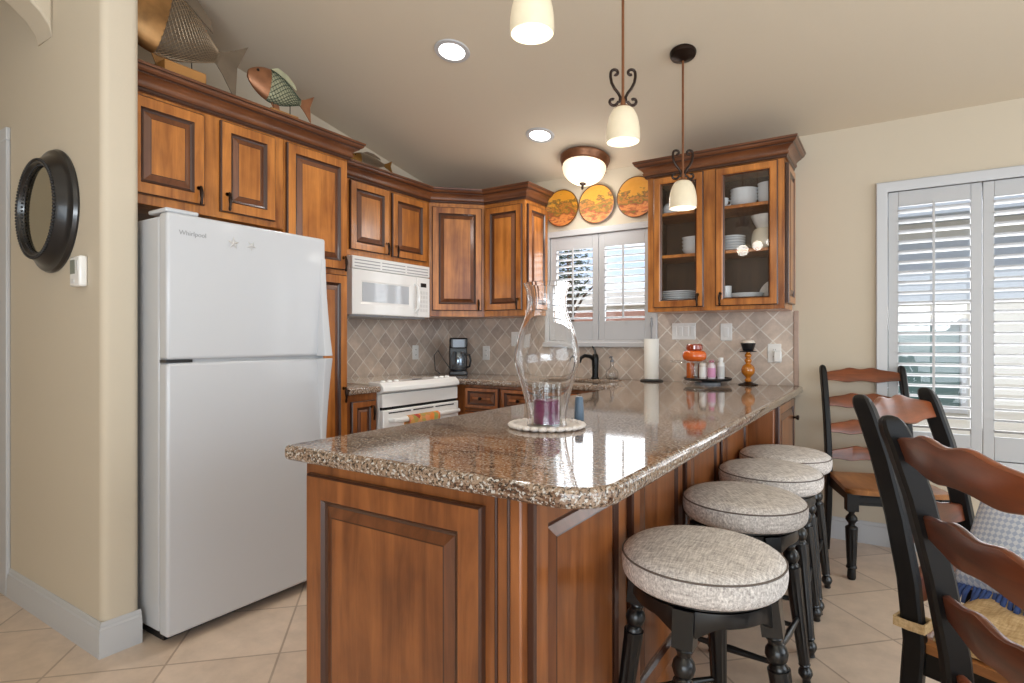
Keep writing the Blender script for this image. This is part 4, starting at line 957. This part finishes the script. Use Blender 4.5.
# ------------------------------------------------------------------ fish sculptures on top of the cabinets
def fish(name, L_, H_, T_, loc, rz, pitch, label, mats, base, wire=.0022, nu=22, nv=20, hf=.28, tailm=None):
    """head towards -x, tail +x, local; raised over a wooden base"""
    f = thing(name, label, 'sculpture', loc, rz, 'metal fish on top of the cabinets')
    head, mesh_, fin, foot = mats
    lift = base[2]
    Mx = Matrix.Translation((0, 0, lift)) @ Matrix.Rotation(pitch, 4, 'Y')
    def half(u):   # half height at u in 0..1 from snout to tail root
        return H_/2*(math.sin(PI*min(1, (u*.92+.03)))**.62)*(1-.55*u**2.2) if u < 1 else H_*.1
    def pt(u, a):
        h = max(.004, half(u)); x = (-.5+u*.8)*L_
        return Mx @ Vector((x, T_/H_*h*math.cos(a), h*math.sin(a)))
    bm = bmn(); rows = []
    for i in range(9):
        u = hf*i/8; rows.append([bm.verts.new(pt(u, 2*PI*k/24)) for k in range(24)])
    for A, B2 in zip(rows, rows[1:]):
        for k in range(24): bm.faces.new((A[k], A[(k+1) % 24], B2[(k+1) % 24], B2[k]))
    bm.faces.new(rows[0]); bm.faces.new(rows[-1])
    hd = obj('head', bm, head, f, smooth=60)
    bm = bmn()
    for s in (-1, 1):
        e_ = pt(.13, PI/2-s*.9); bmesh.ops.create_uvsphere(bm, u_segments=12, v_segments=8, radius=H_*.04, matrix=Matrix.Translation(e_))
    obj('eye', bm, 'bronze', hd, smooth=60)
    bm = bmn(); V = {}
    for i in range(nu+1):
        for k in range(nv):
            V[i, k] = bm.verts.new(pt(hf-.01+(1.01-hf)*i/nu, 2*PI*(k+.5*(i % 2))/nv))
    for i in range(nu-1):
        for k in range(nv):
            kk = k if i % 2 == 0 else (k+1) % nv
            bm.faces.new((V[i, k], V[i+1, kk if i % 2 else k], V[i+2, k], V[i+1, (kk-1) % nv if i % 2 == 0 else k]))
    body = obj('scale_mesh', bm, mesh_, f, smooth=0); w = body.modifiers.new('wire', 'WIREFRAME'); w.thickness = wire; w.use_replace = True
    # inner body panel: thin metal core seen between the scales
    bm = bmn(); rows = []
    for i in range(15):
        u = hf-.01+(1.01-hf)*i/14; rows.append([bm.verts.new((Mx @ Vector(((-.5+u*.8)*L_, T_/H_*.80*max(.004, half(u))*math.cos(2*PI*k/16), .93*max(.004, half(u))*math.sin(2*PI*k/16))))) for k in range(16)])
    for A, B2 in zip(rows, rows[1:]):
        for k in range(16): bm.faces.new((A[k], A[(k+1) % 16], B2[(k+1) % 16], B2[k]))
    bm.faces.new(rows[0]); bm.faces.new(rows[-1]); obj('core', bm, foot if False else fin, f, smooth=60)
    def flat(name, pts, th=.004):
        bm = bmn(); a = [bm.verts.new(Mx @ Vector((x, -th/2, z))) for x, z in pts]; b = [bm.verts.new(Mx @ Vector((x, th/2, z))) for x, z in pts]
        n = len(pts)
        for i in range(n): bm.faces.new((a[i], a[(i+1) % n], b[(i+1) % n], b[i]))
        bm.faces.new(a); bm.faces.new(b); obj(name, bm, (tailm or head) if name == 'tail' else (head if name != 'dorsal_fin' else fin), f, smooth=0)
    flat('tail', [(.26*L_, .05*H_), (.36*L_, .16*H_), (.50*L_, .40*H_), (.455*L_, .02*H_), (.50*L_, -.42*H_), (.36*L_, -.18*H_), (.26*L_, -.05*H_)])
    flat('dorsal_fin', [(-.22*L_, .44*H_), (-.10*L_, .60*H_), (.05*L_, .56*H_), (.18*L_, .40*H_), (.22*L_, .26*H_), (0, .42*H_)])
    flat('pelvic_fin', [(-.16*L_, -.40*H_), (-.06*L_, -.62*H_), (.0, -.52*H_), (-.02*L_, -.40*H_)])
    bm = bmn(); bw, bd, bz = base[0], base[1], base[3]
    box(bm, -bw/2, bw/2, -bd/2, bd/2, 0, bz); st = obj('base', bm, foot, f, bevel=.004)
    for xx in (-bw*.3, bw*.3):
        bm = bmn(); tube(bm, [(xx, 0, bz-.002), (xx, 0, lift-H_*.2)], .0025, 6); obj('stand_rod', bm, 'bronze', f)
    return f
hd1 = mat('patina_copper', srgb(158, 118, 74), .38, .7, noise=.85, nscale=13)
wr1 = mat('bronze_wire', srgb(142, 122, 98), .4, .6, noise=.3, nscale=20)
fn1 = mat('aged_brass', srgb(116, 101, 84), .5, .4, noise=.35, nscale=14)
ft1 = mat('pine_block', srgb(172, 120, 62), .6, noise=.2, nscale=12)
gr1 = mat('green_wire', srgb(62, 74, 58), .45, .4, noise=.2)
gr2 = mat('green_patina', srgb(180, 180, 150), .5, .4, noise=.35, nscale=20)
hd2 = mat('copper_plate', srgb(156, 108, 78), .38, .65, noise=.6, nscale=16)
zt = 2.286
fish('fish_sculpture', .64, .38, .13, (-2.785, 1.41, zt), RL, math.radians(13), 'large copper-headed wire mesh fish on a wood block above the refrigerator', (hd1, wr1, fn1, ft1), (.19, .12, .357, .182), .003, 26, 30, .47, fn1)
fish('fish_sculpture', .40, .195, .07, (-2.75, 1.93, zt), RL, math.radians(8), 'small green wire-scaled fish with copper head on the cabinet above the pantry', (hd2, gr1, gr2, ft1), (.17, .06, .254, .142), .0032, 16, 18, .36)
fish('fish_sculpture', .40, .11, .05, (-3.05, 2.86, zt), RL, math.radians(-4), 'low brass fish on top of the cabinets over the microwave', (mat('dark_brass', srgb(128, 92, 42), .4, .7, noise=.4, nscale=12), wr1, fn1, 'bronze'), (.12, .05, .167, .10), .002, 22, 18)

# ------------------------------------------------------------------ bar stools
def make_stool():
    s = thing('bar_stool', 'x', 'stool', (0, 0, 0), 0, 'backless bar stools along the peninsula')
    bm = bmn(); lathe(bm, [(0, .592)]+spline([(.186, .594), (.197, .606), (.201, .628), (.200, .650)], 4)+[(.197, .656)], 56)
    bmesh.ops.delete(bm, geom=[f for f in bm.faces if len(f.verts) > 4 and f.calc_center_median().z > .62], context='FACES')
    lathe(bm, [(.197, .656)]+spline([(.193, .661), (.175, .672), (.13, .681), (.08, .686), (.02, .688)], 4)+[(0, .688)], 56)
    bmesh.ops.delete(bm, geom=[f for f in bm.faces if len(f.verts) > 4 and f.calc_center_median().z > .62], context='FACES')
    bmesh.ops.remove_doubles(bm, verts=bm.verts[:], dist=1e-4)
    cu = obj('cushion', bm, 'tweed', s, smooth=70)
    bm = bmn(); lathe(bm, [(.1985+.0024*math.cos(a), .6555+.0024*math.sin(a)) for a in [i*PI/3 for i in range(6)]], 56, close=True); obj('welt', bm, 'welt', cu)
    # swivel plate + scalloped apron
    bm = bmn(); lathe(bm, [(0, .578), (.160, .578), (.172, .584), (.172, .592), (0, .592)], 40); obj('seat_plate', bm, 'black_paint', s)
    bm = bmn(); n = 96; R = []
    for i in range(n):
        a = 2*PI*i/n; arch = abs(math.sin(2*a))**1.0          # legs stand at a = 0, 90, ...
        zb = .500+.045*min(1, arch*1.3)
        R.append([bm.verts.new((r*math.cos(a), r*math.sin(a), z)) for r, z in ((.150, .578), (.168, .578), (.172, zb+.004), (.170, zb), (.152, zb))])
    for i in range(n):
        for k in range(5): bm.faces.new((R[i][k], R[i][(k+1) % 5], R[(i+1) % n][(k+1) % 5], R[(i+1) % n][k]))
    obj('apron', bm, 'black_paint', s, smooth=40)
    legs = []
    for q in range(4):
        a = q*PI/2; d = Vector((math.cos(a), math.sin(a), 0))
        top = d*.158+Vector((0, 0, .578)); foot = d*.235
        ax = (foot-top); ln = ax.length; zq = ax.normalized()
        rot = zq.to_track_quat('Z', 'Y').to_matrix().to_4x4()
        mt = Matrix.Translation(top) @ rot
        bm = bmn()
        # square head block
        box(bm, -.024, .024, -.024, .024, 0, .085, mtx=mt)
        lathe(bm, [(0, .084), (.018, .085), (.021, .092), (.017, .098), (.016, .106), (.024, .116), (.027, .130), (.022, .146), (.016, .152), (.022, .160), (.022, .166)], 20, mtx=mt)
        # fluted tapering shaft
        nf = 40; rows = []
        for t in [i/12 for i in range(13)]:
            z = .166+t*(ln-.166-.075); r0 = .0265-.008*t; fl_ = .0028*min(1, 8*t, 8*(1-t))
            rows.append([bm.verts.new(mt @ Vector(((r0-fl_*(.5+.5*math.cos(10*2*PI*k/nf)))*math.cos(2*PI*k/nf), (r0-fl_*(.5+.5*math.cos(10*2*PI*k/nf)))*math.sin(2*PI*k/nf), z))) for k in range(nf)])
        for A, B2 in zip(rows, rows[1:]):
            for k in range(nf): bm.faces.new((A[k], A[(k+1) % nf], B2[(k+1) % nf], B2[k]))
        bm.faces.new(rows[0]); bm.faces.new(rows[-1])
        lathe(bm, [(.018, ln-.076), (.020, ln-.07), (.014, ln-.062), (.022, ln-.05), (.024, ln-.038), (.017, ln-.024), (.013, ln-.018), (.014, ln-.004), (0, ln)], 20, mtx=mt)
        obj('leg', bm, 'black_paint', s, smooth=45)
    for q in range(4):
        z = .235 if q % 2 else .20
        a0, a1 = q*PI/2, (q+1)*PI/2; r = .158+(.235-.158)*(.578-z)/.578
        bm = bmn(); P, Q = Vector((r*math.cos(a0), r*math.sin(a0), z)), Vector((r*math.cos(a1), r*math.sin(a1), z))
        tube(bm, [P.lerp(Q, t) for t in (0, .1, .3, .5, .7, .9, 1)], [.008, .008, .010, .012, .010, .008, .008], 12); obj('stretcher', bm, 'black_paint', s)
    return s
st0 = make_stool()
for k, (x, y, rz, lab) in enumerate([(-.402, 1.500, math.radians(2), 'grey tweed bar stool nearest the camera at the peninsula, first of four'),
                                (-.422, 2.10, math.radians(40), 'tweed bar stool second from the camera along the peninsula'),
                                (-.420, 2.605, math.radians(47), 'tweed bar stool third from the camera along the peninsula'),
                                (-.420, 3.012, math.radians(44), 'tweed bar stool farthest from the camera, beside the peninsula end cabinet')]):
    s = st0 if k == 0 else copy_tree(st0)
    s.location = (x, y, 0); s.rotation_euler = (0, 0, rz); s['label'] = lab

# ------------------------------------------------------------------ ladder-back chairs (front -y)
POST = [(0, .258), (.10, .237), (.25, .213), (.45, .20), (.60, .214), (.75, .241), (.90, .277), (1.0, .309), (1.05, .328)]
def post_y(z):
    for (z0, y0), (z1, y1) in zip(POST, POST[1:]):
        if z0 <= z <= z1: return y0+(y1-y0)*(z-z0)/(z1-z0)
    return POST[-1][1]
HW = .205
def make_chair():
    c = thing('ladder_back_chair', 'x', 'chair', (0, 0, 0), 0, 'ladder-back dining chairs')
    for s in (-1, 1):
        bm = bmn(); rows = []; x = s*HW
        pts = [(z, post_y(z)) for z in [i*.05 for i in range(21)]]+[(1.02, post_y(1.02)), (1.035, post_y(1.035)), (1.046, post_y(1.045)), (1.053, post_y(1.05)), (1.056, post_y(1.05)+.001)]
        for i, (z, y) in enumerate(pts):
            k = 1 if z <= 1.02 else {1.035: .93, 1.046: .78, 1.053: .52, 1.056: .2}[z]
            hw, hd = .016*k, .024*k*(1 if z > .2 else .85+.15*z/.2)
            b = .006*k
            rows.append([bm.verts.new((x+px, y+py, z)) for px, py in ((-hw, -hd+b), (-hw+b, -hd), (hw-b, -hd), (hw, -hd+b), (hw, hd-b), (hw-b, hd), (-hw+b, hd), (-hw, hd-b))])
        for A, B2 in zip(rows, rows[1:]):
            for j in range(8): bm.faces.new((A[j], A[(j+1) % 8], B2[(j+1) % 8], B2[j]))
        bm.faces.new(rows[0]); bm.faces.new(rows[-1]); obj('back_post', bm, 'chair_black', c, smooth=35)
    for zc in (.993, .848, .70, .553):
        bm = bmn(); n = 28; rows = []
        for i in range(n+1):
            u = -1+2*i/n; x = u*(HW-.012)
            top = .021+.017*(1-abs(u)**2.5)+.010*math.exp(-((abs(u)-.3)/.17)**2)
            bot = -.025-.009*math.exp(-((abs(u)-.42)/.22)**2)-.004*(1-u*u)
            y = post_y(zc)+.022*(1-u*u); lean = (post_y(min(1.05, zc+.05))-post_y(zc-.05))/.1
            rows.append([bm.verts.new((x, y+dz*lean+dy, zc+dz)) for dy, dz in ((-.008, bot+.003), (-.008, top-.003), (-.004, top), (.004, top), (.008, top-.003), (.008, bot+.003), (.004, bot), (-.004, bot))])
        for A, B2 in zip(rows, rows[1:]):
            for j in range(8): bm.faces.new((A[j], A[(j+1) % 8], B2[(j+1) % 8], B2[j]))
        bm.faces.new(rows[0]); bm.faces.new(rows[-1]); obj('slat', bm, 'slat', c, smooth=50)
    # saddle seat
    bm = bmn(); n = 20; top = {}; bo = {}
    def edge(u, v):
        wv = (.205+.03*(1-v)/2*1.0)*(1 if v > -.8 else 1-.12*((-v-.8)/.2)**2)
        return u*wv, -.225+.0+ (v+1)/2*.43 - .014*(1-u*u)*(1 if v < 0 else 0)*(-v)
    for i in range(n+1):
        for j in range(n+1):
            u, v = -1+2*i/n, -1+2*j/n; x, y = edge(u, v)
            dip = .010*(1-u*u)*(1-v*v); ed = max(abs(u), abs(v)); rd = .006*max(0, (ed-.9)/.1)**2
            top[i, j] = bm.verts.new((x, y, .462-dip-rd)); bo[i, j] = bm.verts.new((x*.985, y*.985, .432))
    for i in range(n):
        for j in range(n):
            bm.faces.new((top[i, j], top[i+1, j], top[i+1, j+1], top[i, j+1])); bm.faces.new((bo[i, j], bo[i, j+1], bo[i+1, j+1], bo[i+1, j]))
    for i in range(n):
        for a, b in (((i, 0), (i+1, 0)), ((i+1, n), (i, n)), ((0, i+1), (0, i)), ((n, i), (n, i+1))): bm.faces.new((top[a], bo[a], bo[b], top[b]))
    obj('seat', bm, 'seat_wood', c, smooth=50)
    bm = bmn()
    box(bm, -.19, .19, -.205, -.187, .375, .432); box(bm, -.205, -.187, -.19, .19, .375, .432); box(bm, .187, .205, -.19, .19, .375, .432); box(bm, -.19, .19, .185, .20, .385, .432)
    box(bm, -.17, .17, -.208, -.205, .385, .390); box(bm, -.17, .17, -.208, -.205, .416, .421)
    obj('apron', bm, 'chair_black', c, bevel=.002)
    for s in (-1, 1):
        bm = bmn(); x, y = s*.205, -.19
        box(bm, x-.026, x+.026, y-.026, y+.026, .345, .432)
        lathe(bm, [(.022, .346), (.014, .335), (.013, .328), (.026, .312), (.027, .298), (.014, .280), (.015, .272), (.028, .262), (.029, .256)], 24, c=(x, y, 0))
        nf = 40; rows = []
        for t in [i/10 for i in range(11)]:
            z = .256-t*.186; r0 = .0285-.008*t; fl_ = .003*min(1, 7*t, 7*(1-t))
            rows.append([bm.verts.new((x+(r0-fl_*(.5+.5*math.cos(10*2*PI*k/nf)))*math.cos(2*PI*k/nf), y+(r0-fl_*(.5+.5*math.cos(10*2*PI*k/nf)))*math.sin(2*PI*k/nf), z)) for k in range(nf)])
        for A, B2 in zip(rows, rows[1:]):
            for k in range(nf): bm.faces.new((A[k], A[(k+1) % nf], B2[(k+1) % nf], B2[k]))
        bm.faces.new(rows[0]); bm.faces.new(rows[-1])
        lathe(bm, [(.022, .071), (.025, .064), (.025, .058), (.018, .052), (.019, .04), (.020, .01), (.017, 0)], 20, c=(x, y, 0))
        obj('leg', bm, 'chair_black', c, smooth=45)
    return c
def seat_pad(ch, label):
    p = thing('seat_pad', label, 'cushion', ch.location.copy(), ch.rotation_euler.z, 'straw seat pads')
    bm = bmn(); n = 24; T_ = {}; B3 = {}
    for i in range(n+1):
        for j in range(n+1):
            u, v = -1+2*i/n, -1+2*j/n
            k = (1-abs(u)**6)*(1-abs(v)**6); tuft = .008*(math.cos(3*PI*u)*math.cos(3*PI*v))*k
            x, y = u*.205*(1-.06*abs(v)**4), -.02+v*.198*(1-.06*abs(u)**4)
            T_[i, j] = bm.verts.new((x, y, .474+.058*k**.5+tuft)); B3[i, j] = bm.verts.new((x, y, .4635))
    for i in range(n):
        for j in range(n):
            bm.faces.new((T_[i, j], T_[i+1, j], T_[i+1, j+1], T_[i, j+1])); bm.faces.new((B3[i, j], B3[i, j+1], B3[i+1, j+1], B3[i+1, j]))
    for i in range(n):
        for a, b in (((i, 0), (i+1, 0)), ((i+1, n), (i, n)), ((0, i+1), (0, i)), ((n, i), (n, i+1))): bm.faces.new((T_[a], B3[a], B3[b], T_[b]))
    obj('pad', bm, 'straw', p, smooth=60)
    for s in (-1, 1):
        bm = bmn(); x, y = s*HW, post_y(.50); rows = []
        loop = [(-.023, -.03), (.023, -.03), (.026, 0), (.023, .03), (-.023, .03), (-.026, 0)]
        o_ = [[bm.verts.new((x+px*k, y+py*k, z)) for px, py in loop] for k, z in ((1.0, .488), (1.16, .486), (1.16, .510), (1.0, .508))]
        for q in range(4):
            for k in range(6): bm.faces.new((o_[q][k], o_[q][(k+1) % 6], o_[(q+1) % 4][(k+1) % 6], o_[(q+1) % 4][k]))
        obj('tie', bm, 'straw', p, smooth=60)
    return p
ch0 = make_chair()
ch0.location = (-.03, 3.61, 0); ch0.rotation_euler = (0, 0, math.radians(19.3)); ch0['label'] = 'black ladder-back chair with bare wood seat against the back wall'
chB = copy_tree(ch0); chB.location = (.316, 1.863, 0); chB.rotation_euler = (0, 0, math.radians(67.7)); chB['label'] = 'ladder-back chair holding the blue and white pillow, between the other two'
chC = copy_tree(ch0); chC.location = (.384, 1.28, 0); chC.rotation_euler = (0, 0, math.radians(115)); chC['label'] = 'nearest ladder-back chair, cropped at the right edge, large curved brown slats'
seat_pad(chB, 'straw-coloured seat pad tied to the chair under the blue pillow')
seat_pad(chC, 'straw-coloured seat pad on the nearest cropped ladder-back chair')

# fringed pillow
def pillow(loc, rot, label):
    m, N, K, B = new_mat('blue_white_weave'); t = L(N, 'ShaderNodeTexCoord')
    mp = L(N, 'ShaderNodeMapping'); mp.inputs['Rotation'].default_value = (0, 0, PI/4); mp.inputs['Scale'].default_value = (95, 95, 1); K.new(t.outputs['Object'], mp.inputs[0])
    cb = L(N, 'ShaderNodeTexChecker', Scale=1); cb.inputs['Color1'].default_value = srgb(214, 222, 234); cb.inputs['Color2'].default_value = srgb(172, 188, 214); K.new(mp.outputs[0], cb.inputs['Vector'])
    K.new(cb.outputs['Color'], B.inputs['Base Color']); B.inputs['Roughness'].default_value = .95
    p = thing('throw_pillow', label, 'pillow', loc); p.rotation_euler = (Matrix.Rotation(rot[2], 3, 'Z') @ Matrix.Rotation(rot[0], 3, 'X') @ Matrix.Rotation(rot[1], 3, 'Z')).to_euler()
    bm = bmn(); n = 20; F = {}; G = {}
    for i in range(n+1):
        for j in range(n+1):
            u, v = -1+2*i/n, -1+2*j/n; k = ((1-u*u)*(1-v*v))**.45; sq = 1-.07*(abs(u*v))**.5*0
            x, y = u*.185*(1-.05*(1-v*v)), v*.165*(1-.05*(1-u*u))
            F[i, j] = bm.verts.new((x, y, .065*k+.004)); G[i, j] = bm.verts.new((x, y, -.065*k-.004))
    for i in range(n):
        for j in range(n):
            bm.faces.new((F[i, j], F[i+1, j], F[i+1, j+1], F[i, j+1])); bm.faces.new((G[i, j], G[i, j+1], G[i+1, j+1], G[i+1, j]))
    for i in range(n):
        for a, b in (((i, 0), (i+1, 0)), ((i+1, n), (i, n)), ((0, i+1), (0, i)), ((n, i), (n, i+1))): bm.faces.new((F[a], G[a], G[b], F[b]))
    obj('cover', bm, m, p, smooth=60)
    bm = bmn(); rnd = random.Random(3)
    for i in range(30):
        u = -1+2*(i+.5)/30
        for x, y, dx, dy in ((u*.18, -.16, .01*rnd.uniform(-1, 1), -.05),):
            tube(bm, [(x, y, 0), (x+dx*.5, y+dy*.5, .008*rnd.uniform(-1, 1)), (x+dx, y+dy, .01*rnd.uniform(-1, 1))], [.005, .006, .004], 6)
    obj('fringe', bm, mat('navy_yarn', srgb(62, 84, 138), .95, noise=.3, nscale=40), p, smooth=60)
pillow((.335, 1.945, .69), (math.radians(58), math.radians(4), math.radians(-40)), 'blue and white woven pillow with navy fringe on the middle chair')

# ------------------------------------------------------------------ outside
bm = bmn(); box(bm, -40, 40, 4.3, 60, -.3, -.2); struct('ground', bm, 'ground', smooth=0)
hs = thing('neighbour_house', 'cream stucco house wall close outside the dining window', 'house', (0, 7.4, 0))
bm = bmn(); wall_with_holes(bm, -1.2, 6, 0, .2, -.2, 3.4, [(-.30, .60, .52, 1.36)]); obj('wall', bm, 'stucco', hs, smooth=0)
bm = bmn(); rect_rings(bm, -.36, .66, .46, 1.42, [(0, 0, 0), (0, -.03, 0), (.05, -.03, 0), (.06, 0, 0), (.06, .1, 0)], fill=False); wf = obj('window_frame', bm, 'white', hs)
bm = bmn(); box(bm, -.30, .60, .06, .08, .52, 1.36); obj('window_pane', bm, 'teal', hs)
bm = bmn(); box(bm, -1.4, 6.2, -.5, .2, 2.42, 2.60); obj('eave', bm, 'fascia', hs)
bm = bmn(); box(bm, -1.2, 6, -.02, 0, 1.58, 2.25); obj('band', bm, 'fascia', hs)
h2 = thing('neighbour_house', 'tile-roofed house beyond the sink window', 'house', (-8.5, 19, 0))
bm = bmn(); box(bm, -5, 4.5, 0, 4, -.2, 1.55); obj('wall', bm, 'stucco', h2, smooth=0)
bm = bmn(); prism(bm, [(-.4, 1.5), (4.4, 1.5), (2, 2.35)], -5.3, 4.8)
for v in bm.verts: v.co = Vector((v.co.z, v.co.x, v.co.y))
obj('roof', bm, 'roof_tile', h2, smooth=0)
h3 = thing('neighbour_house', 'pale two-storey house farthest away beyond the sink window', 'house', (-12, 28, 0))
bm = bmn(); box(bm, -9, 7, 0, 5, -.2, 3.0); obj('wall', bm, 'stucco', h3, smooth=0)
bm = bmn(); prism(bm, [(-.6, 2.95), (5.6, 2.95), (2.5, 3.9)], -9.5, 7.5)
for v in bm.verts: v.co = Vector((v.co.z, v.co.x, v.co.y))
obj('roof', bm, mat('pale_roof', srgb(206, 196, 184), .9), h3, smooth=0)
tr_ = thing('tree', 'green tree rising outside the left shutter of the sink window', 'tree', (-7.35, 14.0, -.2))
bm = bmn(); tube(bm, [(0, 0, 0), (.1, 0, 1.5), (.0, .1, 3.2)], [.16, .12, .05], 8)
for a in range(5): tube(bm, [(.05, 0, 1.9+.2*a), (.5*math.cos(a*1.3), .5*math.sin(a*1.3), 2.6+.2*a), (.95*math.cos(a*1.3), .95*math.sin(a*1.3), 3.0+.2*a)], [.05, .03, .015], 6)
obj('trunk', bm, 'bark', tr_)
bm = bmn(); rnd = random.Random(5)
for k in range(2600):
    a, b_ = rnd.uniform(0, 2*PI), rnd.uniform(-1, 1); cl = rnd.randrange(9); rr_ = rnd.random()**.5*.42
    cxy = (.75*math.cos(cl*2.1)*(.3+.7*(cl % 3)/2), .75*math.sin(cl*2.1)*(.3+.7*(cl % 3)/2), 2.75+.16*cl)
    p = Vector((cxy[0]+rr_*math.cos(a), cxy[1]+rr_*math.sin(a), cxy[2]+.26*b_))
    q = Matrix.Translation(p) @ Matrix.Rotation(rnd.uniform(0, 6), 4, 'Z') @ Matrix.Rotation(rnd.uniform(-1, 1), 4, 'X')
    bm.faces.new([bm.verts.new(q @ Vector(v)) for v in ((-.06, 0, 0), (0, -.025, .01), (.06, 0, 0), (0, .025, .01))])
obj('foliage', bm, 'leaf', tr_, smooth=0)
